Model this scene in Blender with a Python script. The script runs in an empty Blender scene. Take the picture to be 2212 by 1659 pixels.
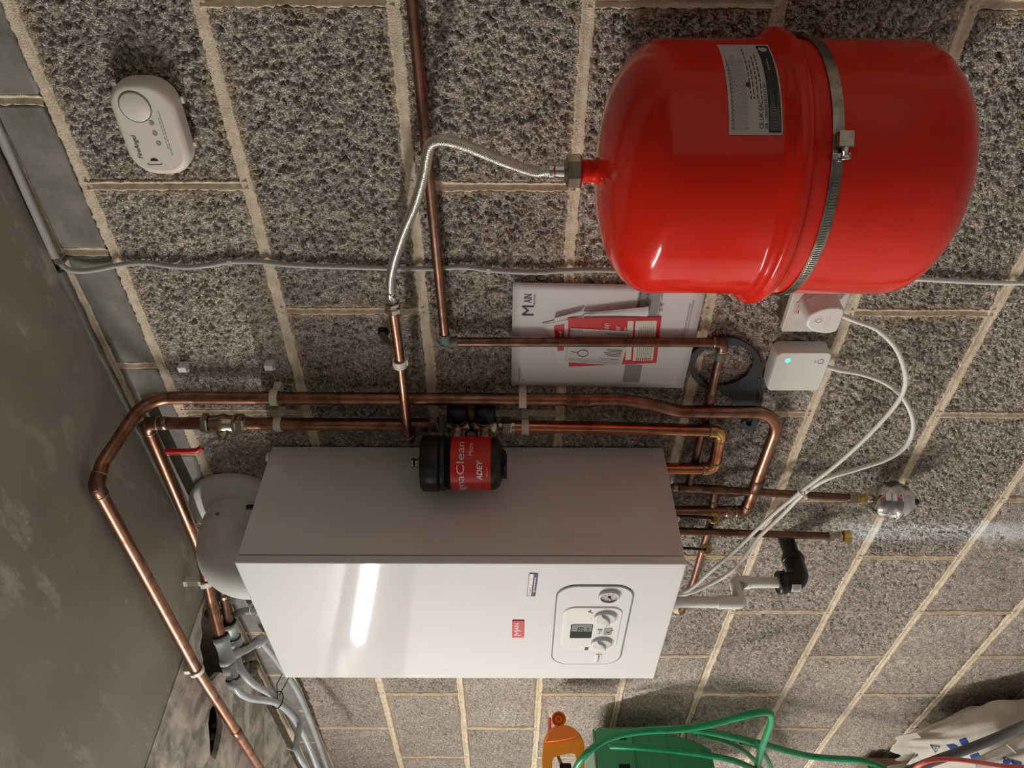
import bpy, bmesh, math, random
import numpy as np
from mathutils import Vector, Matrix
from mathutils.geometry import tessellate_polygon
from mathutils.bvhtree import BVHTree
random.seed(7); rng = np.random.default_rng(7)
SC = bpy.context.scene; COL = SC.collection
PI = math.pi

# ------------------------------------------------------------------ camera, world, exposure
IW, IH, FPX = 2212.0, 1659.0, 1600.6
YAW, PITCH, ROLL = 0.7478, -0.0014, -0.0031
CAM = Vector((0.2648, -0.9349, 1.7209))
_fw = Vector((-math.sin(YAW)*math.cos(PITCH), math.cos(YAW)*math.cos(PITCH), math.sin(PITCH)))
_r0 = Vector((math.cos(YAW), math.sin(YAW), 0)); _u0 = _r0.cross(_fw)
_ix0, _iy0 = -_u0, -_r0                      # the phone was held on its side: picture right is down, picture down is left
_c, _s = math.cos(ROLL), math.sin(ROLL)
_ix, _iy = _c*_ix0 + _s*_iy0, -_s*_ix0 + _c*_iy0
cd = bpy.data.cameras.new('camera'); cam = bpy.data.objects.new('camera', cd); COL.objects.link(cam)
cd.sensor_fit = 'HORIZONTAL'; cd.sensor_width = 36; cd.lens = 36*FPX/IW; cd.clip_start = .02
cam.matrix_world = Matrix.Translation(CAM) @ Matrix((_ix, -_iy, -_fw)).transposed().to_4x4()
SC.camera = cam
w = bpy.data.worlds.new('world'); SC.world = w; w.use_nodes = True
w.node_tree.nodes['Background'].inputs[0].default_value = (.9, .87, .82, 1)
w.node_tree.nodes['Background'].inputs[1].default_value = .10
vs = SC.view_settings; vs.view_transform = 'Standard'; vs.look = 'None'; vs.gamma = 1; vs.use_curve_mapping = False
vs.exposure = 1.76
TUBE_STRENGTH = 125.0
SC.cycles.max_bounces = 6; SC.cycles.diffuse_bounces = 4; SC.cycles.glossy_bounces = 4
SC.cycles.use_adaptive_sampling = True; SC.cycles.adaptive_threshold = .025; SC.cycles.adaptive_min_samples = 16
SC.cycles.use_denoising = True
SC.cycles.sample_clamp_indirect = 6

# ------------------------------------------------------------------ points from the measured camera
def _ray(px, py): return _fw + _ix*((px-IW/2)/FPX) + _iy*((py-IH/2)/FPX)
def at(px, py, Y):
    d = _ray(px, py); return CAM + d*((Y-CAM.y)/d.y)
def atz(px, py, Z):
    d = _ray(px, py); return CAM + d*((Z-CAM.z)/d.z)
def atx(px, py, X):
    d = _ray(px, py); return CAM + d*((X-CAM.x)/d.x)
def cyl_hit(px, py, cx, cy, r):
    d = _ray(px, py); a = d.x*d.x+d.y*d.y; ox, oy = CAM.x-cx, CAM.y-cy
    b = ox*d.x+oy*d.y; c = ox*ox+oy*oy-r*r
    p = CAM + d*((-b-math.sqrt(max(0, b*b-a*c)))/a)
    return math.atan2(p.x-cx, -(p.y-cy)), p.z
def PP(l): return [at(*q) for q in l]

# ------------------------------------------------------------------ materials
def lin(c): return tuple(((v/255+.055)/1.055)**2.4 if v/255 > .04045 else v/255/12.92 for v in c) + (1,)
def M(name, col, rough=.5, metal=0, col2=None, vs_=40, bump=0, bs=300, coat=0, rv=0, lo=.4, hi=.65, spec=.5, emit=None):
    m = bpy.data.materials.new(name); m.use_nodes = True; t = m.node_tree; N, L = t.nodes, t.links
    b = N['Principled BSDF']; b.inputs['Base Color'].default_value = lin(col); b.inputs['Roughness'].default_value = rough
    b.inputs['Metallic'].default_value = metal; b.inputs['Coat Weight'].default_value = coat; b.inputs['Coat Roughness'].default_value = .05
    b.inputs['Specular IOR Level'].default_value = spec
    if emit:
        b.inputs['Emission Color'].default_value = lin(emit[0]); b.inputs['Emission Strength'].default_value = emit[1]
    tc = N.new('ShaderNodeTexCoord')
    if col2:
        n = N.new('ShaderNodeTexNoise'); n.inputs['Scale'].default_value = vs_; n.inputs['Detail'].default_value = 6; n.inputs['Roughness'].default_value = .6
        L.new(tc.outputs['Object'], n.inputs['Vector'])
        r = N.new('ShaderNodeMapRange'); r.inputs[1].default_value = lo; r.inputs[2].default_value = hi; L.new(n.outputs['Fac'], r.inputs[0])
        x = N.new('ShaderNodeMix'); x.data_type = 'RGBA'; x.inputs[6].default_value = lin(col); x.inputs[7].default_value = lin(col2)
        L.new(r.outputs[0], x.inputs[0]); L.new(x.outputs[2], b.inputs['Base Color'])
        if rv:
            q = N.new('ShaderNodeMapRange'); q.inputs[3].default_value = rough; q.inputs[4].default_value = rough+rv
            L.new(r.outputs[0], q.inputs[0]); L.new(q.outputs[0], b.inputs['Roughness'])
    if bump:
        n = N.new('ShaderNodeTexNoise'); n.inputs['Scale'].default_value = bs; n.inputs['Detail'].default_value = 4
        L.new(tc.outputs['Object'], n.inputs['Vector'])
        u = N.new('ShaderNodeBump'); u.inputs['Strength'].default_value = 1; u.inputs['Distance'].default_value = bump
        L.new(n.outputs['Fac'], u.inputs['Height']); L.new(u.outputs[0], b.inputs['Normal'])
    return m
def nd(m): return m.node_tree.nodes, m.node_tree.links, m.node_tree.nodes['Principled BSDF']

def mat_block():
    m = M('aggregate_block', (150, 136, 121), .92, spec=.2); N, L, b = nd(m)
    tc = N.new('ShaderNodeNewGeometry'); oi = N.new('ShaderNodeObjectInfo')
    n1 = N.new('ShaderNodeTexNoise'); n1.inputs['Scale'].default_value = 170; n1.inputs['Detail'].default_value = 5; n1.inputs['Roughness'].default_value = .7
    n2 = N.new('ShaderNodeTexNoise'); n2.inputs['Scale'].default_value = 9; n2.inputs['Detail'].default_value = 5
    v = N.new('ShaderNodeTexVoronoi'); v.inputs['Scale'].default_value = 260
    for n in (n1, n2, v): L.new(tc.outputs['Position'], n.inputs['Vector'])
    r1 = N.new('ShaderNodeValToRGB'); e = r1.color_ramp.elements
    e[0].position = .28; e[0].color = lin((144, 134, 123)); e[1].position = .75; e[1].color = lin((248, 238, 224))
    k = e.new(.5); k.color = lin((218, 204, 189))
    L.new(n1.outputs['Fac'], r1.inputs[0])
    vv = N.new('ShaderNodeSeparateColor'); L.new(v.outputs['Color'], vv.inputs[0])
    r2 = N.new('ShaderNodeMapRange'); r2.inputs[3].default_value = .72; r2.inputs[4].default_value = 1.22; L.new(vv.outputs[0], r2.inputs[0])
    x1 = N.new('ShaderNodeMix'); x1.data_type = 'RGBA'; x1.blend_type = 'MULTIPLY'; x1.inputs[0].default_value = 1
    cc = N.new('ShaderNodeCombineColor')
    for i in range(3): L.new(r2.outputs[0], cc.inputs[i])
    L.new(r1.outputs[0], x1.inputs[6]); L.new(cc.outputs[0], x1.inputs[7])
    # block to block and large patch tone
    r3 = N.new('ShaderNodeMapRange'); r3.inputs[1].default_value = .3; r3.inputs[2].default_value = .7; r3.inputs[3].default_value = .86; r3.inputs[4].default_value = 1.12
    L.new(n2.outputs['Fac'], r3.inputs[0])
    r4 = N.new('ShaderNodeMapRange'); r4.inputs[3].default_value = .88; r4.inputs[4].default_value = 1.1; L.new(oi.outputs['Random'], r4.inputs[0])
    mu = N.new('ShaderNodeMath'); mu.operation = 'MULTIPLY'; L.new(r3.outputs[0], mu.inputs[0]); L.new(r4.outputs[0], mu.inputs[1])
    c2 = N.new('ShaderNodeCombineColor')
    for i in range(3): L.new(mu.outputs[0], c2.inputs[i])
    x2 = N.new('ShaderNodeMix'); x2.data_type = 'RGBA'; x2.blend_type = 'MULTIPLY'; x2.inputs[0].default_value = 1
    L.new(x1.outputs[2], x2.inputs[6]); L.new(c2.outputs[0], x2.inputs[7])
    last = x2.outputs[2]
    last = smear(N, L, tc, last)
    last = stain(N, L, tc, last)
    L.new(last, b.inputs['Base Color'])
    # crevices between the clinker grains, finer than the modelled ones
    wn = N.new('ShaderNodeTexNoise'); wn.inputs['Scale'].default_value = 130; wn.inputs['Detail'].default_value = 2; L.new(tc.outputs['Position'], wn.inputs['Vector'])
    wa = N.new('ShaderNodeVectorMath'); wa.operation = 'MULTIPLY_ADD'; wa.inputs[1].default_value = (.006, .006, .006); L.new(wn.outputs['Color'], wa.inputs[0]); L.new(tc.outputs['Position'], wa.inputs[2])
    ve = N.new('ShaderNodeTexVoronoi'); ve.feature = 'DISTANCE_TO_EDGE'; ve.inputs['Scale'].default_value = 250; L.new(wa.outputs[0], ve.inputs['Vector'])
    er = N.new('ShaderNodeMapRange'); er.inputs[1].default_value = .0; er.inputs[2].default_value = .22; L.new(ve.outputs['Distance'], er.inputs[0])
    bn = N.new('ShaderNodeTexNoise'); bn.inputs['Scale'].default_value = 520; bn.inputs['Detail'].default_value = 4; L.new(tc.outputs['Position'], bn.inputs['Vector'])
    ad = N.new('ShaderNodeMath'); ad.operation = 'ADD'; L.new(er.outputs[0], ad.inputs[0]); L.new(bn.outputs['Fac'], ad.inputs[1])
    u = N.new('ShaderNodeBump'); u.inputs['Strength'].default_value = 1; u.inputs['Distance'].default_value = .0017
    L.new(ad.outputs[0], u.inputs['Height']); L.new(u.outputs[0], b.inputs['Normal'])
    return m
def smear(N, L, geo, col):
    """mortar wiped over the faces of the blocks along their joints"""
    g = N.new('ShaderNodeTexCoord'); sp = N.new('ShaderNodeSeparateXYZ'); L.new(g.outputs['Generated'], sp.inputs[0]); ds = []
    for ax, k in ((0, .45), (2, .22)):
        s_ = N.new('ShaderNodeMath'); s_.operation = 'SUBTRACT'; s_.inputs[0].default_value = .5; L.new(sp.outputs[ax], s_.inputs[1])
        a_ = N.new('ShaderNodeMath'); a_.operation = 'ABSOLUTE'; L.new(s_.outputs[0], a_.inputs[0])
        m_ = N.new('ShaderNodeMath'); m_.operation = 'MULTIPLY_ADD'; m_.inputs[1].default_value = -k; m_.inputs[2].default_value = k*.5; L.new(a_.outputs[0], m_.inputs[0]); ds.append(m_)
    mn = N.new('ShaderNodeMath'); mn.operation = 'MINIMUM'; L.new(ds[0].outputs[0], mn.inputs[0]); L.new(ds[1].outputs[0], mn.inputs[1])
    n_ = N.new('ShaderNodeTexNoise'); n_.inputs['Scale'].default_value = 16; n_.inputs['Detail'].default_value = 7; n_.inputs['Roughness'].default_value = .68; L.new(geo.outputs['Position'], n_.inputs['Vector'])
    w_ = N.new('ShaderNodeMapRange'); w_.inputs[1].default_value = .42; w_.inputs[2].default_value = .78; w_.inputs[3].default_value = .001; w_.inputs[4].default_value = .034; L.new(n_.outputs['Fac'], w_.inputs[0])
    lt = N.new('ShaderNodeMath'); lt.operation = 'SUBTRACT'; L.new(w_.outputs[0], lt.inputs[0]); L.new(mn.outputs[0], lt.inputs[1])
    f_ = N.new('ShaderNodeMapRange'); f_.inputs[1].default_value = -.002; f_.inputs[2].default_value = .003; f_.inputs[4].default_value = .8; L.new(lt.outputs[0], f_.inputs[0])
    x = N.new('ShaderNodeMix'); x.data_type = 'RGBA'; x.inputs[7].default_value = lin((206, 186, 158)); L.new(f_.outputs[0], x.inputs[0]); L.new(col, x.inputs[6])
    return x.outputs[2]
def stain(N, L, geo, col):
    """white lime run left on the wall below the capped discharge pipe"""
    sp = N.new('ShaderNodeSeparateXYZ'); L.new(geo.outputs['Position'], sp.inputs[0])
    mp = N.new('ShaderNodeMapping'); mp.inputs['Scale'].default_value = (90, 90, 7); L.new(geo.outputs['Position'], mp.inputs[0])
    ns = N.new('ShaderNodeTexNoise'); ns.inputs['Scale'].default_value = 1; ns.inputs['Detail'].default_value = 5; L.new(mp.outputs[0], ns.inputs['Vector'])
    a = N.new('ShaderNodeMath'); a.operation = 'ADD'; a.inputs[1].default_value = 1.025; L.new(sp.outputs[0], a.inputs[0])
    ab = N.new('ShaderNodeMath'); ab.operation = 'ABSOLUTE'; L.new(a.outputs[0], ab.inputs[0])
    fx = N.new('ShaderNodeMapRange'); fx.inputs[1].default_value = .012; fx.inputs[2].default_value = .042; fx.inputs[3].default_value = 1; fx.inputs[4].default_value = 0; L.new(ab.outputs[0], fx.inputs[0])
    fz = N.new('ShaderNodeMapRange'); fz.inputs[1].default_value = 1.07; fz.inputs[2].default_value = .98; fz.inputs[3].default_value = 0; fz.inputs[4].default_value = 1; L.new(sp.outputs[2], fz.inputs[0])
    m1 = N.new('ShaderNodeMath'); m1.operation = 'MULTIPLY'; L.new(fx.outputs[0], m1.inputs[0]); L.new(fz.outputs[0], m1.inputs[1])
    fn = N.new('ShaderNodeMapRange'); fn.inputs[1].default_value = .28; fn.inputs[2].default_value = .46; L.new(ns.outputs['Fac'], fn.inputs[0])
    m2 = N.new('ShaderNodeMath'); m2.operation = 'MULTIPLY'; L.new(m1.outputs[0], m2.inputs[0]); L.new(fn.outputs[0], m2.inputs[1])
    x = N.new('ShaderNodeMix'); x.data_type = 'RGBA'; x.inputs[7].default_value = lin((252, 250, 246)); L.new(m2.outputs[0], x.inputs[0]); L.new(col, x.inputs[6])
    return x.outputs[2]
def mat_mortar():
    m = M('sand_mortar', (196, 170, 138), .95, spec=.15); N, L, b = nd(m)
    g = N.new('ShaderNodeNewGeometry')
    n1 = N.new('ShaderNodeTexNoise'); n1.inputs['Scale'].default_value = 60; n1.inputs['Detail'].default_value = 8; L.new(g.outputs['Position'], n1.inputs['Vector'])
    r1 = N.new('ShaderNodeValToRGB'); e = r1.color_ramp.elements
    e[0].position = .3; e[0].color = lin((216, 196, 167)); e[1].position = .7; e[1].color = lin((246, 231, 206)); L.new(n1.outputs['Fac'], r1.inputs[0])
    L.new(stain(N, L, g, r1.outputs[0]), b.inputs['Base Color'])
    n2 = N.new('ShaderNodeTexNoise'); n2.inputs['Scale'].default_value = 500; n2.inputs['Detail'].default_value = 6; L.new(g.outputs['Position'], n2.inputs['Vector'])
    u = N.new('ShaderNodeBump'); u.inputs['Distance'].default_value = .002; L.new(n2.outputs['Fac'], u.inputs['Height']); L.new(u.outputs[0], b.inputs['Normal'])
    return m
def mat_board(name, c0, c1, marks, sc1, bias):
    m = M(name, c0, .55, spec=.35); N, L, b = nd(m)
    g = N.new('ShaderNodeNewGeometry')
    n1 = N.new('ShaderNodeTexNoise'); n1.inputs['Scale'].default_value = sc1; n1.inputs['Detail'].default_value = 7; n1.inputs['Distortion'].default_value = 1.2; L.new(g.outputs['Position'], n1.inputs['Vector'])
    x = N.new('ShaderNodeMix'); x.data_type = 'RGBA'; x.inputs[6].default_value = lin(c0); x.inputs[7].default_value = lin(c1)
    r = N.new('ShaderNodeMapRange'); r.inputs[1].default_value = .38; r.inputs[2].default_value = .66; L.new(n1.outputs['Fac'], r.inputs[0]); L.new(r.outputs[0], x.inputs[0])
    mp = N.new('ShaderNodeMapping'); mp.inputs['Scale'].default_value = (6, 15, 6); mp.inputs['Rotation'].default_value = (0, 0, .9); L.new(g.outputs['Position'], mp.inputs[0])
    n2 = N.new('ShaderNodeTexNoise'); n2.inputs['Scale'].default_value = 1.3; n2.inputs['Detail'].default_value = 8; n2.inputs['Roughness'].default_value = .72; L.new(mp.outputs[0], n2.inputs['Vector'])
    r2 = N.new('ShaderNodeMapRange'); r2.inputs[1].default_value = bias; r2.inputs[2].default_value = bias+.1; r2.inputs[4].default_value = .75; L.new(n2.outputs['Fac'], r2.inputs[0])
    n4 = N.new('ShaderNodeTexNoise'); n4.inputs['Scale'].default_value = 3.1; n4.inputs['Detail'].default_value = 3; L.new(g.outputs['Position'], n4.inputs['Vector'])
    r4 = N.new('ShaderNodeMapRange'); r4.inputs[1].default_value = .36; r4.inputs[2].default_value = .6; L.new(n4.outputs['Fac'], r4.inputs[0])
    mk = N.new('ShaderNodeMath'); mk.operation = 'MULTIPLY'; L.new(r2.outputs[0], mk.inputs[0]); L.new(r4.outputs[0], mk.inputs[1])
    x2 = N.new('ShaderNodeMix'); x2.data_type = 'RGBA'; x2.inputs[7].default_value = lin(marks); L.new(mk.outputs[0], x2.inputs[0]); L.new(x.outputs[2], x2.inputs[6])
    vf = N.new('ShaderNodeTexVoronoi'); vf.inputs['Scale'].default_value = 34; vf.inputs['Randomness'].default_value = 1; L.new(g.outputs['Position'], vf.inputs['Vector'])
    sc_ = N.new('ShaderNodeSeparateColor'); L.new(vf.outputs['Color'], sc_.inputs[0])
    rad = N.new('ShaderNodeMapRange'); rad.inputs[1].default_value = .82; rad.inputs[2].default_value = 1; rad.inputs[3].default_value = -.02; rad.inputs[4].default_value = .16; L.new(sc_.outputs[0], rad.inputs[0])
    cmp_ = N.new('ShaderNodeMath'); cmp_.operation = 'LESS_THAN'; L.new(vf.outputs['Distance'], cmp_.inputs[0]); L.new(rad.outputs[0], cmp_.inputs[1])
    fk = N.new('ShaderNodeMath'); fk.operation = 'MULTIPLY'; fk.inputs[1].default_value = .6; L.new(cmp_.outputs[0], fk.inputs[0])
    x3 = N.new('ShaderNodeMix'); x3.data_type = 'RGBA'; x3.inputs[7].default_value = lin(marks); L.new(fk.outputs[0], x3.inputs[0]); L.new(x2.outputs[2], x3.inputs[6])
    L.new(x3.outputs[2], b.inputs['Base Color'])
    n3 = N.new('ShaderNodeTexNoise'); n3.inputs['Scale'].default_value = 130; n3.inputs['Detail'].default_value = 6; L.new(g.outputs['Position'], n3.inputs['Vector'])
    u = N.new('ShaderNodeBump'); u.inputs['Distance'].default_value = .00018; L.new(n3.outputs['Fac'], u.inputs['Height']); L.new(u.outputs[0], b.inputs['Normal'])
    return m
def mat_braid():
    m = M('steel_braid', (228, 224, 216), .2, 1); N, L, b = nd(m)
    uv = N.new('ShaderNodeUVMap')
    hs = []
    for ang in (.62, -.62):
        mp = N.new('ShaderNodeMapping'); mp.inputs['Rotation'].default_value = (0, 0, ang); L.new(uv.outputs[0], mp.inputs[0])
        wv = N.new('ShaderNodeTexWave'); wv.inputs['Scale'].default_value = 46; L.new(mp.outputs[0], wv.inputs['Vector']); hs.append(wv.outputs['Fac'])
    mx = N.new('ShaderNodeMath'); mx.operation = 'MAXIMUM'; L.new(hs[0], mx.inputs[0]); L.new(hs[1], mx.inputs[1])
    u = N.new('ShaderNodeBump'); u.inputs['Distance'].default_value = .00035; L.new(mx.outputs[0], u.inputs['Height']); L.new(u.outputs[0], b.inputs['Normal'])
    return m

MAT = {}
def mats():
    D = MAT
    D['block'] = mat_block(); D['mortar'] = mat_mortar()
    D['brick'] = M('grey_dense_brick', (146, 141, 132), .85, col2=(120, 116, 109), vs_=18, bump=.0006, bs=260, spec=.25)
    D['board'] = mat_board('ceiling_board_sealed', (148, 143, 131), (164, 158, 146), (206, 200, 188), 3.0, .54)
    D['board2'] = mat_board('ceiling_board_raw', (146, 140, 130), (226, 219, 207), (238, 232, 221), 13, .52)
    D['rubble'] = M('rubble_mortar', (150, 138, 120), .95, col2=(98, 92, 84), vs_=30, bump=.004, bs=90)
    D['plaster'] = M('plaster_bead', (120, 117, 110), .8, col2=(92, 90, 85), vs_=30)
    D['dark'] = M('dark_void', (26, 24, 22), .9)
    D['paintwall'] = M('painted_wall', (232, 230, 227), .8)
    D['wall_darkened'] = M('darkened_unseen_wall', (132, 131, 129), .6)  # unseen front wall, toned dark to hold back bounce light
    D['concrete'] = M('concrete_floor', (180, 178, 176), .85, col2=(164, 162, 160), vs_=4)
    D['copper'] = M('aged_copper', (166, 120, 97), .3, 1, col2=(116, 82, 64), vs_=35, rv=.15, lo=.42, hi=.68)
    D['copper_new'] = M('bright_copper', (196, 128, 94), .22, 1, col2=(146, 90, 64), vs_=30, lo=.45, hi=.7)
    D['copper_dull'] = M('dull_brown_copper', (142, 105, 87), .36, 1, col2=(104, 77, 63), vs_=40, rv=.12)
    D['brassy'] = M('straw_tinted_copper', (214, 170, 104), .16, 1, col2=(196, 120, 96), vs_=60)
    D['verdi'] = M('verdigris_copper', (112, 140, 136), .75, .15, col2=(134, 88, 64), vs_=90, lo=.42, hi=.56)
    D['solder'] = M('solder_ring', (176, 164, 146), .35, 1, col2=(140, 108, 82), vs_=150)
    D['brass'] = M('brass', (214, 182, 104), .22, 1, col2=(180, 148, 82), vs_=60)
    D['nickel'] = M('nickel_plate', (196, 186, 168), .24, 1, col2=(160, 150, 134), vs_=70)
    D['chrome'] = M('polished_steel', (214, 212, 208), .07, 1)
    D['steel'] = M('galvanised_band', (172, 166, 150), .3, 1, col2=(132, 126, 112), vs_=80)
    D['braid'] = mat_braid()
    D['red'] = M('red_gloss_paint', (222, 36, 18), .13, bump=.00003, bs=220, spec=.34)
    D['redplastic'] = M('red_rubber_sleeve', (206, 26, 34), .4)
    D['white'] = M('boiler_enamel', (230, 229, 225), .045, bump=.000022, bs=300, spec=.5)
    D['whitep'] = M('white_plastic', (238, 235, 228), .38)
    D['flue'] = M('flue_white', (222, 222, 214), .32)
    D['nylon'] = M('nylon_clip', (226, 220, 204), .45)
    D['cream'] = M('alarm_plastic', (228, 219, 204), .45)
    D['cable'] = M('white_flex', (240, 236, 228), .4)
    D['greycable'] = M('grey_sheath', (178, 176, 168), .45)
    D['greyplastic'] = M('grey_pipe_plastic', (176, 181, 184), .42, col2=(158, 163, 166), vs_=12)
    D['black'] = M('black_plastic', (22, 23, 24), .42)
    D['blackpvc'] = M('black_waste_pipe', (20, 20, 21), .35)
    D['bluecap'] = M('dark_blue_cap', (20, 28, 40), .4)
    D['rubber'] = M('grey_rubber_hose', (96, 96, 95), .5)
    D['slate'] = M('slate_grey_plastic', (58, 62, 63), .5)
    D['socket'] = M('dusty_white_moulding', (220, 212, 202), .45, col2=(196, 184, 170), vs_=50, lo=.55, hi=.75)
    D['grime'] = M('grimy_box_side', (92, 76, 62), .7, col2=(140, 124, 106), vs_=60)
    D['ink'] = M('dark_ink', (46, 46, 48), .6)
    D['inkgrey'] = M('grey_ink', (118, 116, 112), .6)
    D['inkfaint'] = M('faint_ink', (168, 164, 160), .6)
    D['whiteink'] = M('white_ink', (236, 232, 226), .5)
    D['redprint'] = M('red_print', (206, 36, 40), .45)
    D['redlabel'] = M('red_label', (206, 38, 30), .35)
    D['paper'] = M('white_paper', (226, 222, 220), .6, bump=.0006, bs=14)
    D['paper2'] = M('pale_paper', (214, 210, 206), .6)
    D['cream_print'] = M('cream_print', (228, 224, 206), .6)
    D['greyprint'] = M('grey_print', (148, 146, 144), .6)
    D['label'] = M('silver_label', (196, 184, 178), .45)
    D['navy'] = M('navy_print', (34, 42, 92), .4)
    D['yellow'] = M('yellow_print', (226, 204, 60), .5)
    D['lcd'] = M('lcd_glass', (10, 12, 12), .15, spec=.15)
    D['lcdlit'] = M('lcd_segment_area', (116, 130, 116), .25)
    D['knob'] = M('grey_knob', (212, 212, 205), .35)
    D['led'] = M('green_blue_led', (60, 230, 230), .4, emit=((40, 235, 225), 2.2))
    D['green'] = M('green_hose', (22, 150, 96), .35, col2=(18, 132, 86), vs_=30)
    D['greenbox'] = M('green_reel_plastic', (66, 156, 112), .5)
    D['green_lit'] = M('lit_green_top', (120, 150, 124), .5)  # reel green made paler for the light falling on the box top
    D['yellowline'] = M('hose_stripe', (150, 140, 60), .5)
    D['orange'] = M('orange_plastic', (255, 164, 40), .35)
    D['orange_shaded'] = M('shaded_orange_plastic', (250, 132, 42), .45)  # shade on the tool's upper parts put into the orange
    D['sack'] = M('paper_sack', (214, 208, 196), .8, col2=(198, 190, 176), vs_=14, bump=.004, bs=12)
    D['blueprint'] = M('blue_print', (32, 66, 138), .7)
    D['pink'] = M('pink_cord', (238, 116, 104), .4)
    D['card'] = M('cardboard', (140, 112, 88), .85)
    D['tube'] = M('lit_tube', (255, 250, 236), .5, emit=((253, 250, 248), TUBE_STRENGTH))
    D['batten'] = M('white_batten', (226, 224, 218), .5)
mats()
# ------------------------------------------------------------------ mesh helpers
ROOT = {}
def basis(d):
    d = Vector(d).normalized(); a = Vector((0, 0, 1)) if abs(d.z) < .9 else Vector((1, 0, 0))
    u = a.cross(d).normalized(); return u, d.cross(u), d
class Frame:
    def __init__(s, o, u=(1, 0, 0), v=(0, 0, 1), w=(0, -1, 0)):
        s.o, s.u, s.v, s.w = Vector(o), Vector(u).normalized(), Vector(v).normalized(), Vector(w).normalized()
    def __call__(s, a, b, c=0): return s.o + s.u*a + s.v*b + s.w*c
    def off(s, a, b, c=0, rot=0):
        cu, su = math.cos(rot), math.sin(rot)
        return Frame(s(a, b, c), s.u*cu+s.v*su, s.v*cu-s.u*su, s.w)
def wallframe(x, z, y=0): return Frame((x, y, z))
def rrect(w, h, r, n=6):
    P = []
    for cx, cy, a0 in ((w/2-r, h/2-r, 0), (-w/2+r, h/2-r, 90), (-w/2+r, -h/2+r, 180), (w/2-r, -h/2+r, 270)):
        for i in range(n+1):
            a = math.radians(a0+90*i/n); P.append((cx+r*math.cos(a), cy+r*math.sin(a)))
    return P
def ngon(n, r, rot=0, sy=1): return [(r*math.cos(2*PI*i/n+rot), sy*r*math.sin(2*PI*i/n+rot)) for i in range(n)]
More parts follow.
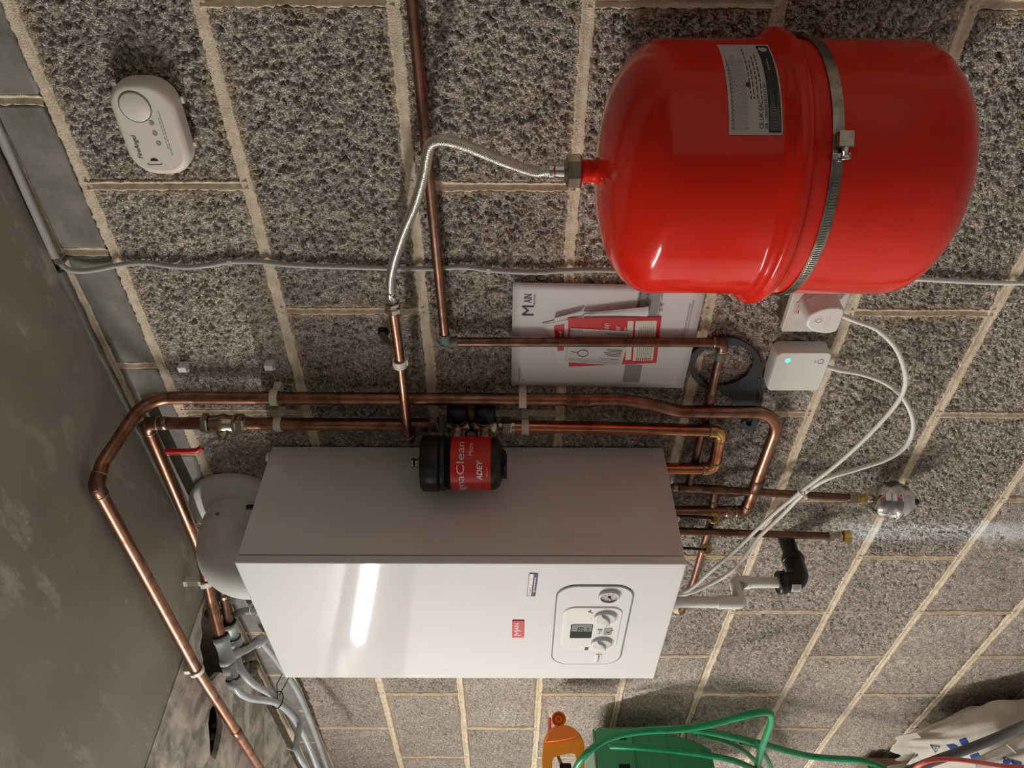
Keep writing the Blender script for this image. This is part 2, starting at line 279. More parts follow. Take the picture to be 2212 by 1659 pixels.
class MB:
    def __init__(s): s.v, s.f, s.sm, s.uv = [], [], [], None
    def add(s, v, f, smooth=True):
        o = len(s.v); s.v += [Vector(p) for p in v]; s.f += [tuple(i+o for i in q) for q in f]; s.sm += [smooth]*len(f); return s
    def tube(s, pts, r, seg=16, cap=True, closed=False):
        pts = [Vector(p) for p in pts]; n = len(pts); rs = r if isinstance(r, (list, tuple)) else [r]*n
        T = []
        for i in range(n):
            a = pts[max(i-1, 0)] if not closed else pts[i-1]; b = pts[min(i+1, n-1)] if not closed else pts[(i+1) % n]
            T.append((b-a).normalized())
        u, vv, _ = basis(T[0]); V = []; first = u
        for i in range(n):
            if i:
                u = (u - T[i]*u.dot(T[i])); u = u.normalized() if u.length > 1e-6 else basis(T[i])[0]
            q = T[i].cross(u)
            V += [pts[i] + (u*math.cos(2*PI*k/seg)+q*math.sin(2*PI*k/seg))*rs[i] for k in range(seg)]
        F = []
        for i in range(n if closed else n-1):
            j = (i+1) % n
            F += [(i*seg+k, i*seg+(k+1) % seg, j*seg+(k+1) % seg, j*seg+k) for k in range(seg)]
        s.add(V, F)
        if cap and not closed:
            s.add(V[:seg], [tuple(reversed(range(seg)))], False); s.add(V[-seg:], [tuple(range(seg))], False)
        return s
    def lathe(s, prof, o, d, seg=32, cap=True, smooth=True):
        u, v, d = basis(d); o = Vector(o); V, F = [], []
        for r, h in prof: V += [o+d*h+(u*math.cos(2*PI*k/seg)+v*math.sin(2*PI*k/seg))*r for k in range(seg)]
        for i in range(len(prof)-1): F += [(i*seg+k, i*seg+(k+1) % seg, (i+1)*seg+(k+1) % seg, (i+1)*seg+k) for k in range(seg)]
        s.add(V, F, smooth)
        if cap:
            if prof[0][0] > 1e-5: s.add(V[:seg], [tuple(reversed(range(seg)))], False)
            if prof[-1][0] > 1e-5: s.add(V[-seg:], [tuple(range(seg))], False)
        return s
    def nut(s, o, d, r, h, n=6, rot=0):
        c = r*.12
        return s.lathe([(r-c, 0), (r, c), (r, h-c), (r-c, h)], o, d, n, smooth=False)
    def prism(s, poly, fr, h0, h1, bev=0, steps=2, smooth=False):
        """polygon in a frame pulled from h0 to h1 along w; the far edge rounded by bev"""
        n = len(poly); cx = sum(p[0] for p in poly)/n; cy = sum(p[1] for p in poly)/n
        rings = [(0, h0)]
        sg = 1 if h1 > h0 else -1
        if bev:
            rings.append((0, h1-sg*bev))
            for i in range(1, steps+1):
                a = PI/2*i/steps; rings.append((bev*(1-math.cos(a)), h1-sg*bev*(1-math.sin(a))))
        else: rings.append((0, h1))
        def inset(d):
            if not d: return poly
            R = []
            for i in range(n):
                a, b, c = poly[i-1], poly[i], poly[(i+1) % n]
                e1 = Vector((b[0]-a[0], b[1]-a[1])); e2 = Vector((c[0]-b[0], c[1]-b[1]))
                e1 = e1.normalized() if e1.length > 1e-9 else e2.normalized(); e2 = e2.normalized() if e2.length > 1e-9 else e1
                n1, n2 = Vector((-e1.y, e1.x)), Vector((-e2.y, e2.x)); m = n1+n2
                k = d/max(.35, (m.length**2)/2) if m.length > 1e-6 else 0
                R.append((b[0]+m.x*k, b[1]+m.y*k))
            return R
        area = sum(poly[i-1][0]*poly[i][1]-poly[i][0]*poly[i-1][1] for i in range(n))
        if area < 0: poly = poly[::-1]
        V = []
        for d, h in rings: V += [fr(p[0], p[1], h) for p in inset(d)]
        F = []
        for i in range(len(rings)-1): F += [(i*n+k, i*n+(k+1) % n, (i+1)*n+(k+1) % n, (i+1)*n+k) for k in range(n)]
        s.add(V, F, bool(bev) or smooth)
        top = inset(rings[-1][0])
        for ring, pl, rev in ((V[-n:], top, False), (V[:n], poly, True)):
            T = tessellate_polygon([[Vector((p[0], p[1], 0)) for p in pl]])
            s.add(ring, [tuple(reversed(t)) if rev else tuple(t) for t in T], False)
        return s
    def flat(s, poly, fr, h=0, holes=()):
        pl = [poly]+list(holes); V = [p for q in pl for p in q]
        T = tessellate_polygon([[Vector((p[0], p[1], 0)) for p in q] for q in pl])
        return s.add([fr(p[0], p[1], h) for p in V], [tuple(t) for t in T], False)
    def slab(s, poly, holes, fr, h0, h1):
        """polygon with holes, given thickness"""
        s.flat(poly, fr, h1, holes); s.flat(poly, fr, h0, holes)
        for q in [poly]+list(holes):
            n = len(q); V = [fr(p[0], p[1], h0) for p in q]+[fr(p[0], p[1], h1) for p in q]
            s.add(V, [(k, (k+1) % n, n+(k+1) % n, n+k) for k in range(n)], False)
        return s
    def box(s, c, size, bev=0, fr=None):
        fr = fr or Frame((0, 0, 0), (1, 0, 0), (0, 0, 1), (0, -1, 0)); bm = bmesh.new(); bmesh.ops.create_cube(bm, size=1)
        for v in bm.verts: v.co = Vector((v.co.x*size[0], v.co.y*size[1], v.co.z*size[2]))
        if bev: bmesh.ops.bevel(bm, geom=list(bm.edges), offset=bev, segments=2, affect='EDGES', profile=.6)
        bm.verts.index_update()
        V = [fr(c[0]+v.co.x, c[1]+v.co.y, c[2]+v.co.z) for v in bm.verts]
        s.add(V, [tuple(v.index for v in f.verts) for f in bm.faces], False); bm.free(); return s
    def build(s, name, mat, parent=None, label=None, cat=None, group=None, kind=None):
        me = bpy.data.meshes.new(name)
        base = ROOT.get(parent.name) if parent else None
        if base is None and not parent and s.v and kind != 'structure':
            lo = Vector([min(v[i] for v in s.v) for i in range(3)]); hi = Vector([max(v[i] for v in s.v) for i in range(3)])
            base = Vector(((lo.x+hi.x)/2, (lo.y+hi.y)/2, lo.z))
        base = base or Vector((0, 0, 0))
        me.from_pydata([v-base for v in s.v], [], s.f); me.polygons.foreach_set('use_smooth', s.sm)
        bm = bmesh.new(); bm.from_mesh(me); bmesh.ops.recalc_face_normals(bm, faces=bm.faces); bm.to_mesh(me); bm.free()
        me.materials.append(MAT[mat] if isinstance(mat, str) else mat)
        o = bpy.data.objects.new(name, me); COL.objects.link(o)
        if parent: o.parent = parent
        else: o.location = base
        ROOT[o.name] = base
        return tag(o, label, cat, group, kind)
def tag(o, label=None, cat=None, group=None, kind=None):
    if label: o['label'] = label
    if cat: o['category'] = cat
    if group: o['group'] = group
    if kind: o['kind'] = kind
    return o
def thing(name, label, cat, loc, group=None):
    o = bpy.data.objects.new(name, None); o.empty_display_size = .02; COL.objects.link(o); o.location = loc; ROOT[o.name] = Vector(loc)
    return tag(o, label, cat, group)
def fillet(pts, rad, n=8):
    pts = [Vector(p) for p in pts]; out = [pts[0]]
    for i in range(1, len(pts)-1):
        r = rad[i-1] if isinstance(rad, (list, tuple)) else rad
        a, b, c = pts[i-1], pts[i], pts[i+1]; d1, d2 = (a-b).normalized(), (c-b).normalized()
        ang = d1.angle(d2)
        if ang > 3.05 or r <= 0: out.append(b); continue
        t = min(r/math.tan(ang/2), (a-b).length*.49 if i > 1 else (a-b).length*.95, (c-b).length*.49 if i < len(pts)-2 else (c-b).length*.95)
        rr = t*math.tan(ang/2); p1, p2 = b+d1*t, b+d2*t
        ctr = b+(d1+d2).normalized()*(rr/math.sin(ang/2)); e1, e2 = p1-ctr, p2-ctr
        for k in range(n+1):
            q = k/n; th = e1.angle(e2); out.append(ctr+(e1*math.sin((1-q)*th)+e2*math.sin(q*th))/math.sin(th))
    return out+[pts[-1]]
def spline(pts, n=8):
    pts = [Vector(p) for p in pts]; P = [pts[0]*2-pts[1]]+pts+[pts[-1]*2-pts[-2]]; out = []
    for i in range(1, len(P)-2):
        a, b, c, d = P[i-1:i+3]
        for k in range(n):
            t = k/n; out.append(.5*((2*b)+(c-a)*t+(2*a-5*b+4*c-d)*t*t+(3*b-a-3*c+d)*t**3))
    return out+[pts[-1]]
TXT = {}
def glyphs(s, bold=0):
    if (s, bold) in TXT: return TXT[s, bold]
    cu = bpy.data.curves.new('t', 'FONT'); cu.body = s; cu.resolution_u = 3; cu.offset = bold; ob = bpy.data.objects.new('t', cu); COL.objects.link(ob)
    dg = bpy.context.evaluated_depsgraph_get(); me = bpy.data.meshes.new_from_object(ob.evaluated_get(dg))
    V = [(v.co.x, v.co.y) for v in me.vertices]; F = [tuple(p.vertices) for p in me.polygons]
    bpy.data.objects.remove(ob); bpy.data.curves.remove(cu); bpy.data.meshes.remove(me)
    x0 = min(v[0] for v in V); x1 = max(v[0] for v in V); TXT[s, bold] = ([(v[0]-x0, v[1]) for v in V], F, x1-x0); return TXT[s, bold]
def text(s, fn, h, width=None, align='l', slant=0, bold=0):
    """flat lettering: fn(a,b) -> point; h = capital height; width squeezes the line to a length"""
    V, F, wd = glyphs(s, bold); k = h/.69; kx = width/wd if width else k; W = wd*kx
    o = {'l': 0, 'c': -W/2, 'r': -W}[align]
    return MB().add([fn(v[0]*kx+o+slant*v[1]*k, v[1]*k) for v in V], F, False)
def lines(fn, x0, x1, ys, th, jit=.25, gap=0):
    m = MB()
    for y in ys:
        e = x1-(x1-x0)*random.random()*jit
        x = x0
        while x < e-1e-6:
            L = min(e-x, random.uniform(.5, 1.3)*gap if gap else e-x)
            m.add([fn(x, y), fn(x+L, y), fn(x+L, y+th), fn(x, y+th)], [(0, 1, 2, 3)], False); x += L+(gap*.35 if gap else 1)
    return m

# ------------------------------------------------------------------ lamp of the garage: one bare tube on the ceiling, away from this wall
XT = -2.44; ZT = 2.312
lamp = thing('fluorescent_light', 'bare white tube light batten fixed across the ceiling', 'light', (XT, -1.75, 2.4))
MB().box((XT, 2.370, 1.77), (.055, .060, 1.56), .004).build('housing', 'batten', lamp)
MB().tube([(XT, -1.03, ZT), (XT, -2.51, ZT)], .013, 12).build('tube', 'tube', lamp)
for y in (-1.01, -2.53): MB().box((XT, 2.322, -y), (.034, .044, .03), .003).build('lampholder', 'batten', lamp)
# ------------------------------------------------------------------ the setting
XL, XR, YF = -4.3, 2.3, -3.0
def struct(name, m, mat, parent=None): return m.build(name, mat, parent, kind='structure')
struct('floor', MB().box(((XL+XR)/2, -.05, 1.5), (XR-XL+.2, .1, 3.2)), 'concrete')
struct('wall_left', MB().box((XL-.05, 1.25, 1.5), (.1, 2.5, 3.2)), 'paintwall')
struct('wall_right', MB().box((XR+.05, 1.25, 1.5), (.1, 2.5, 3.2)), 'paintwall')
struct('wall_front', MB().box(((XL+XR)/2, 1.25, 3.05), (XR-XL+.2, 2.5, .1)), 'wall_darkened')

# bed joints (slope, height) and upright joints measured on the photograph
BED = [(.0000, 2.5320), (-.0026, 2.3076), (.0031, 2.0861), (-.0001, 1.8587), (-.0034, 1.6320), (-.0010, 1.4092), (-.0031, 1.1839), (.0060, .9610), (-.004, .7290)]
while BED[-1][1] > .2: BED.append((0, BED[-1][1]-.2246))
def bed(k, x): return BED[k][0]*x + BED[k][1]
ODD = [.66, .212, -.231, -.6742, -1.1200, -1.5720, -2.0248, -2.475, -2.925, -3.375]
EVEN = [.45, .0047, -.4466, -.9175, -1.3500, -1.7940, -2.25, -2.70, -3.15, -3.6]
XA, XB = -3.15, .40

# height field of the clinker aggregate: grains, lost grains and crevices, 1 mm per cell
def worley(N, cell, seed):
    r = np.random.default_rng(seed); G = N//cell
    px = r.random((G, G)); py = r.random((G, G)); hv = r.random((G, G)); el = r.random((G, G))
    yy, xx = np.mgrid[0:N, 0:N]; gx, gy = xx//cell, yy//cell; fx, fy = (xx % cell)/cell, (yy % cell)/cell
    F1 = np.full((N, N), 9.); F2 = np.full((N, N), 9.); H = np.zeros((N, N))
    for dy in (-1, 0, 1):
        for dx in (-1, 0, 1):
            cx, cy = (gx+dx) % G, (gy+dy) % G
            d = np.hypot((px[cy, cx]+dx-fx)*.85, py[cy, cx]+dy-fy)
            c = d < F1; F2 = np.where(c, F1, np.minimum(F2, d)); H = np.where(c, hv[cy, cx], H); F1 = np.where(c, d, F1)
    return F1, F2, H
def smooth(a, n=1):
    for _ in range(n): a = (a*2+np.roll(a, 1, 0)+np.roll(a, -1, 0)+np.roll(a, 1, 1)+np.roll(a, -1, 1))/6
    return a
NF = 1020
def lowpass(N, k, seed):
    r = np.random.default_rng(seed).normal(size=(N, N)); f = np.fft.fftfreq(N)*N
    g = np.exp(-((f[:, None]**2+f[None, :]**2)/(2*(N/k)**2))); a = np.fft.ifft2(np.fft.fft2(r)*g).real; return a/a.std()
def aggregate():
    w1, w2 = lowpass(NF, 12, 11)*1.8, lowpass(NF, 12, 12)*1.8
    yy, xx = np.mgrid[0:NF, 0:NF]; ix, iy = (xx+w1).astype(int) % NF, (yy+w2).astype(int) % NF
    W = lambda c, s_: [a[iy, ix] for a in worley(NF, c, s_)]
    a1, a2, ah = W(5, 1); b1, b2, bh = W(4, 2); c1, c2, ch = W(10, 3)
    tilt = lowpass(NF, 40, 13)
    h = .0020*(ah-.5) + .0006*(bh-.5) + .0002*tilt
    deep = np.clip(.8+.4*lowpass(NF, 14, 14), .1, 1.4)
    h -= .0060*np.clip(1-(a2-a1)/.34, 0, 1)*deep
    h -= .0045*np.clip((.09-ah)/.04, 0, 1) + .0070*np.clip((.030-ch)/.02, 0, 1)*np.clip((.45-c1)/.2, 0, 1)
    h -= np.percentile(h, 78)
    return np.clip(h, -.0115, .003)
HF = aggregate()
def sampleH(X, Z, ox, oz):
    x = (X*1000+ox) % NF; z = (Z*1000+oz) % NF
    i, j = x.astype(int), z.astype(int); fx, fz = x-i, z-j; i1, j1 = (i+1) % NF, (j+1) % NF
    return HF[j, i]*(1-fx)*(1-fz)+HF[j, i1]*fx*(1-fz)+HF[j1, i]*(1-fx)*fz+HF[j1, i1]*fx*fz
def grid_mesh(name, co, nx, nz, mat, parent):
    me = bpy.data.meshes.new(name); me.vertices.add(len(co)); me.vertices.foreach_set('co', co.astype(np.float32).ravel())
    i = np.arange(nx-1)[None, :]+np.arange(nz-1)[:, None]*nx
    q = np.stack([i, i+1, i+nx+1, i+nx], -1).reshape(-1, 4).astype(np.int32); n = len(q)
    me.loops.add(n*4); me.polygons.add(n); me.loops.foreach_set('vertex_index', q.ravel())
    me.polygons.foreach_set('loop_start', np.arange(0, n*4, 4, dtype=np.int32))
    me.polygons.foreach_set('use_smooth', np.ones(n, bool)); me.update(calc_edges=True)
    me.materials.append(MAT[mat]); o = bpy.data.objects.new(name, me); COL.objects.link(o); o.parent = parent; ROOT[o.name] = Vector((0, 0, 0)); return o
def wob(n, amp, k=5):
    a = rng.normal(size=n+2*k); w_ = np.hanning(2*k+1); w_ /= w_.sum(); return np.convolve(a, w_, 'valid')[:n]*amp*2.2
JW = .0065
def block(k, x0, x1, parent):
    xm = (x0+x1)/2; res = .0016 if xm > -.95 else (.0027 if xm > -1.75 else .0048)
    zc = bed(k, xm); 
    if zc < .9: res = max(res, .006)
    nx = max(8, int((x1-x0)/res)); nz = max(8, int(.225/res))
    U, Vv = np.meshgrid(np.linspace(0, 1, nx), np.linspace(0, 1, nz))
    X = x0+JW+(x1-x0-2*JW)*U
    zt = BED[k][0]*X+BED[k][1]-JW; zb = BED[k+1][0]*X+BED[k+1][1]+JW
    Z = zb+(zt-zb)*Vv
    h = sampleH(X, Z, rng.integers(NF), rng.integers(NF))
    ex = np.minimum(X-x0-JW, x1-JW-X); ez = np.minimum(Z-zb, zt-Z); e = np.minimum(ex, ez)
    
    h = h*np.clip(.15+e/.010, 0, 1) - .0008*np.clip(1-e/.005, 0, 1)
    tilt = rng.normal()*.0012*(U-.5)+rng.normal()*.001
    Y = -(h+tilt*.6)
    border = (U == 0) | (U == 1) | (Vv == 0) | (Vv == 1)
    Y = np.where(border, .013, Y)
    grid_mesh('block', np.stack([X, Y, Z], -1).reshape(-1, 3), nx, nz, 'block', parent)
def joint(m, P, along, step):
    """concave tooled mortar joint swept along a polyline of (x,z)"""
    T = np.array([-1.16, -1.0, -.78, -.45, 0, .45, .78, 1.0, 1.16])
    D = np.array([.006, -.0002, -.0010, .0008, .0024, .0008, -.0010, -.0002, .006]) if along == 'x' else np.array([.006, -.0002, -.0008, .0022, .0044, .0022, -.0008, -.0002, .006])
    n = len(P); k_ = .0082 if along == 'x' else .0068
    wl = k_+wob(n, .0005, 8)+wob(n, .0003, 1); wr = k_+wob(n, .0005, 8)+wob(n, .0003, 1); dy = wob(n, .0004, 6); base = len(m.v)
    fine = wob(n, .0003, 1)
    V = []
    for i, (x, z) in enumerate(P):
        for t, d in zip(T, D):
            a = t*(wl[i] if t < 0 else wr[i]) + (fine[i] if abs(t) > .8 else 0)
            y = d + dy[i]
            V.append((x, y, z+a) if along == 'x' else (x+a, y, z))
    K = len(T); F = [(i*K+j, i*K+j+1, (i+1)*K+j+1, (i+1)*K+j) for i in range(n-1) for j in range(K-1)]
    m.add(V, F, True)
mw = MB()
mw.add([(XL, .0125, 0), (XR, .0125, 0), (XR, .0125, 2.6), (XL, .0125, 2.6)], [(0, 1, 2, 3)], False)
mw.add([(XL, .13, 0), (XR, .13, 0), (XR, .13, 2.6), (XL, .13, 2.6)], [(0, 1, 2, 3)], False)
rows = range(1, len(BED)-1)
for k in range(1, len(BED)):
    xs = []; x = XB
    while x > XA: xs.append(x); x -= .004 if x > -1.2 else .010
    joint(mw, [(x, bed(k, x)+.0008*math.sin(x*9+k)) for x in xs], 'x', 0)
for k in rows:
    for x in (ODD if k % 2 else EVEN):
        if XA < x < XB:
            z0, z1 = bed(k+1, x), bed(k, x); n = max(6, int((z1-z0)/(.004 if x > -1.2 else .010)))
            lean = random.uniform(-.002, .002)
            joint(mw, [(x+lean*(i/n-.5), z0+(z1-z0)*i/n) for i in range(n+1)], 'z', 0)
BP = [.335, .1115, -.1129, -.3386, -.562, -.7829, -1.008, -1.232, -1.457, -1.682, -1.907, -2.132, -2.357, -2.582, -2.807]
for x in BP:
    if x > XA: joint(mw, [(x, 2.318+.066*i/8) for i in range(9)], 'z', 0)
xs = list(np.arange(XB, XA, -.008)); joint(mw, [(x, 2.3915) for x in xs], 'x', 0)
wall_back = struct('wall_back', mw, 'mortar')
for k in rows:
    J = [x for x in (ODD if k % 2 else EVEN)]
    for a, b in zip(J[1:], J[:-1]):
        a2, b2 = max(a, XA), min(b, XB)
        if b2-a2 > .05: block(k, a2, b2, wall_back)
for a, b in zip(BP[1:], BP[:-1]):
    b2 = min(b, XB); xm = (a+b2)/2; n1, n2 = 14, 6
    fr = Frame((xm, 0, 2.3505)); w_, h_ = b2-a-.013, .0645
    j = lambda: random.uniform(-.0009, .0009)
    P = [(-w_/2+w_*i/7+j()*.4, -h_/2+j()) for i in range(8)]+[(w_/2-w_*i/7+j()*.4, h_/2+j()) for i in range(8)]
    t = random.uniform(-.001, .0006)
    MB().prism(P, fr, -.012, .0012+t, .003, 2).build('brick', 'brick', wall_back)

# ceiling of two boards with an open seam, broken out where the pipes go up
XS = -1.198
FC = Frame((0, 0, 2.4), (1, 0, 0), (0, 1, 0), (0, 0, -1))
ceiling = struct('ceiling', MB().box(((XL+XR)/2, 2.56, 1.5), (XR-XL+.3, .02, 3.3)), 'dark')
P1 = [(XR, YF), (XR, -.004), (-.2, -.006), (-.36, -.009), (-.6, -.007), (-.9, -.010), (-1.1, -.006), (XS+.0015, -.012), (XS+.0015, YF)]
MB().slab(P1, [], FC, -.014, 0).build('ceiling_board', 'board', ceiling)
def cz(px, py): q = atz(px, py, 2.4); return (q.x, q.y)
notch = [cz(444, 1291), cz(437, 1315), cz(433, 1345), cz(436, 1372), cz(431, 1398), cz(438, 1425), cz(436, 1450), cz(447, 1478), cz(459, 1470), cz(475, 1452), cz(496, 1462)]
edge = [cz(515, 1432), cz(538, 1452), cz(560, 1492), cz(578, 1530), cz(600, 1572), cz(624, 1622), cz(640, 1655)]
edge = [(x, min(y, -.014)) for x, y in edge]
notch = [(min(x, XS-.003), min(y, -.012)) for x, y in notch]
P2 = [(XS-.0015, YF)]+[(XS-.0015, notch[0][1])]+notch+edge+[(-2.6, -.016), (XL, -.012), (XL, YF)]
hole = [cz(*q) for q in ((470, 1513), (461, 1522), (453, 1534), (449, 1562), (452, 1598), (454, 1632), (459, 1636), (465, 1641), (472, 1616), (477, 1590), (481, 1566), (479, 1540))]
MB().slab(P2, [hole], FC, -.013, .0008).build('ceiling_board', 'board2', ceiling)
# ragged mortar and rubble seen through the broken corner
rb = MB()
for i in range(34):
    x = random.uniform(-1.66, -1.22); y = random.uniform(-.035, .004); z = random.uniform(2.385, 2.43); r = random.uniform(.008, .02)
    u = [(r*random.uniform(.7, 1.2), 0)]
    rb.lathe([(.001, -r*.8), (r*.8, -r*.4), (r*random.uniform(.8, 1.1), .1*r), (r*.6, r*.6), (.001, r*.85)], (x, y, z), (random.uniform(-1, 1), random.uniform(-1, 1), random.uniform(-1, 1)), 7, smooth=False)
for i in range(10):
    q = Vector(hole[random.randrange(len(hole))]); rb.lathe([(.001, -.008), (.010, -.003), (.009, .004), (.001, .008)], (q.x*.9+(-1.62)*.1, q.y+random.uniform(.0, .004), 2.42+random.uniform(0, .03)), (random.random(), random.random(), random.random()), 6, smooth=False)
rb.build('rubble', 'rubble', ceiling, kind='stuff')
m = MB(); xs = list(np.arange(-.37, -1.19, -.02))
m.tube([(x, -.004+random.uniform(-.001, .001), 2.3985) for x in xs], [.0055+random.uniform(-.001, .0012) for x in xs], 8)
struct('trim_1', m, 'plaster')
# ------------------------------------------------------------------ boiler
BX0, BX1, BY, BZ0, BZ1 = -.7585, -1.1600, -.2563, 1.4356, 2.1664
bo = thing('boiler', 'white wall-hung boiler with a control panel low on its front', 'boiler', ((BX0+BX1)/2, -.13, BZ0))
cx, cz_ = (BX0+BX1)/2, (BZ0+BZ1)/2
MB().box((cx, cz_, .1213), (BX0-BX1-.003, BZ1-BZ0-.003, .2366), .0015).build('casing', 'white', bo)
MB().prism(rrect(BX0-BX1, BZ1-BZ0, .004, 3), wallframe(cx, cz_, 0), .2428, -BY, .003, 3).build('front_cover', 'white', bo)
FB = Frame((0, BY, 0))                    # a = X, b = Z, c = out of the front
def fb(px, py, c=0): q = at(px, py, BY-c); return q.x, q.z
x0, z1 = fb(1358, 1262); x1, z0 = fb(1200, 1434)
x0, x1, z0, z1 = -.8225, -1.0955, 1.5125, 1.6415
pc = ((x0+x1)/2, (z0+z1)/2)
pn = MB(); outer = rrect(x0-x1, z1-z0, .034, 8); fp = Frame((pc[0], BY, pc[1]))
pn.prism(outer, fp, -.002, .0022, .0018, 2); panel = pn.build('control_panel', 'white', bo)
g = MB(); loop = [fp(a*1.008, b*1.012, .0004) for a, b in outer]; g.tube(loop, .0011, 6, closed=True); g.build('panel_groove', 'inkgrey', panel)
ix0, iz = fb(1280, 1308)[0], (fb(1216, 1330)[1], fb(1343, 1330)[1]); ix1 = fb(1270, 1401)[0]
ic = Frame(((ix0+ix1)/2, BY, (iz[0]+iz[1])/2)); ip = rrect(ix0-ix1, iz[0]-iz[1], .022, 8)
MB().prism(ip, ic, .001, .0042, .002, 2).build('inset_panel', 'whitep', panel)
def dial(px, py, ang):
    x, z = fb(px, py); fr = Frame((x, BY, z)).off(0, 0, 0, ang)
    k = MB().lathe([(.0195, .003), (.0195, .007), (.0182, .009), (.0165, .0096)], fr(0, 0), fr.w, 32)
    P = [(-.0165, -.001), (-.006, -.0045), (.006, -.0045), (.0165, -.001), (.0165, .001), (.006, .0045), (-.006, .0045), (-.0165, .001)]
    k.prism(P, fr, .009, .0138, .0016, 2); o = k.build('control_knob', 'knob', panel)
    MB().flat([(-.014, -.0004), (.0165, -.0004), (.0165, .0004), (-.014, .0004)], fr, .0140).build('pointer', 'whiteink', panel)
    r = MB(); rings = [(200, 285, .0006), (290, 308, .0009), (312, 330, .0012), (334, 344, .0016), (348, 358, .0019), (2, 30, .0022)]
    for a0, a1, t in rings:
        aa = [math.radians(a0+(a1-a0)*i/8-270+180) for i in range(9)]
        base = Frame((x, BY, z)); P = [(.0225*math.sin(a), .0225*math.cos(a)) for a in aa]+[((.0225+t)*math.sin(a), (.0225+t)*math.cos(a)) for a in reversed(aa)]
        r.flat(P, base, .0044)
    r.build('scale_ring', 'inkgrey', panel)
dial(1306.7, 1327.8, PI+.45); dial(1298.5, 1383.5, PI+.5)
x, z = fb(1315.4, 1283.5); gf = Frame((x, BY, z))
ga = MB().lathe([(.0185, .001), (.0185, .006), (.0165, .008), (.0145, .008), (.0145, .006)], gf(0, 0), gf.w, 32, False).build('pressure_gauge', 'knob', panel)
q = MB().lathe([(.0146, .0056), (.0001, .0058)], gf(0, 0), gf.w, 28, False); q.build('gauge_face', 'label', ga)
q = MB(); 
for a in range(-120, 121, 40): 
    f2 = gf.off(0, 0, 0, math.radians(a)); q.flat([(-.0007, .009), (.0007, .009), (.0007, .013), (-.0007, .013)], f2, .0064)
q.flat([(-.0012, -.003), (.0012, -.003), (.0004, .010), (-.0004, .010)], gf.off(0, 0, 0, 2.1), .0066)
q.lathe([(.003, .006), (.003, .0072), (.0005, .0075)], gf(0, 0), gf.w, 12); q.build('gauge_needle', 'ink', ga)
xa, za = fb(1233, 1343.7); xb, zb = fb(1277, 1374); lf = Frame(((xa+xb)/2, BY, (za+zb)/2)); lw, lh = xa-xb, za-zb
ld = MB().prism(rrect(lw, lh, .003), lf, .002, .0046, .0006, 1).build('display', 'lcd', panel)
MB().flat([(0.0, -lh/2+.002), (lw/2-.001, -lh/2+.002), (lw/2-.001, lh/2-.002), (0.0, lh/2-.002)], lf, .00475).build('lit_display_area', 'lcdlit', ld)
text('39', lambda a, b: lf(.0015+a, -.0042+b, .0050), .0118, .0140).build('lettering', 'lcd', ld)
MB().lathe([(.0016, .0049), (.0001, .005)], lf(.006, -.0115, 0), lf.w, 10, False).lathe([(.0016, .0049), (.0001, .005)], lf(.011, -.0115, 0), lf.w, 10, False).build('display_symbol', 'lcd', ld)
x, z = fb(1294.4, 1359); rf = Frame((x, BY, z)); rs = MB().prism(rrect(.0155, .0095, .001, 2), rf, .003, .0062, .0012, 2).build('reset_button', 'knob', panel)
text('Reset', lambda a, b: rf(a, -.0013+b, .0064), .0028, .010, 'c').build('lettering', 'ink', rs)
x, z = fb(1312.5, 1359); hf = Frame((x, BY, z)); MB().flat(rrect(.0255, .0150, .0008, 2), hf, .0045).build('flow_symbol_plate', 'greyprint', panel)
MB().tube(spline([hf(-.001, .003, .0047), hf(-.004, -.002, .0047), hf(.003, -.006, .0047), hf(.005, -.010, .0047)], 4), .0005, 5).build('flow_symbol', 'ink', panel)
x, z = fb(1292, 1419); ef = Frame((x, BY, z)); bd = MB().prism(rrect(.0320, .0130, .004, 5), ef, .001, .0035, .0012, 2).build('name_badge', 'whitep', panel)
text('Eco Compact', lambda a, b: ef(a, -.002+b, .0037), .0042, .027, 'c').build('lettering', 'ink', bd)
for s_, px, py, h in (('E+', 1277, 1331, .003), ('E+', 1270, 1386, .003), ('Max', 1310, 1346, .003), ('Max', 1301, 1397, .003)):
    x, z = fb(px, py); text(s_, lambda a, b: (x+a, BY-.0045, z-.0015+b), h, None, 'c').build('lettering', 'inkgrey', panel)
x, z = fb(1277, 1316); tf = Frame((x, BY-.0045, z))
MB().tube([tf(-.005, -.003), tf(-.004, .001), tf(.003, .001), tf(.004, .003)], .0007, 5).tube([tf(-.001, .001), tf(-.001, .004)], .0007, 5).tube([tf(-.003, .0045), tf(.001, .0045)], .0006, 5).build('tap_symbol', 'inkgrey', panel)
x, z = fb(1266.6, 1397); tf = Frame((x, BY-.0045, z)); q = MB()
for i in range(5): q.flat([(-.005+i*.0024, -.0035), (-.0034+i*.0024, -.0035), (-.0034+i*.0024, .0035), (-.005+i*.0024, .0035)], tf)
q.build('radiator_symbol', 'inkgrey', panel)
xa, za = fb(1106.5, 1339); xb, zb = fb(1131.5, 1376); f = Frame(((xa+xb)/2, BY, (za+zb)/2)); W_, H_ = xa-xb, za-zb
bg = MB().prism(rrect(W_, H_, .0012, 3), f, -.001, .0018, .0006, 1).build('maker_badge', 'redprint', bo)
t1 = text('M', lambda a, b: f(-W_*.36+a, -H_*.26+b, .0020), H_*.60, W_*.30); t1.build('lettering', 'whiteink', bg)
text('AIN', lambda a, b: f(-W_*.03+a, -H_*.26+b+H_*.18, .0020), H_*.40, W_*.40).build('lettering', 'whiteink', bg)
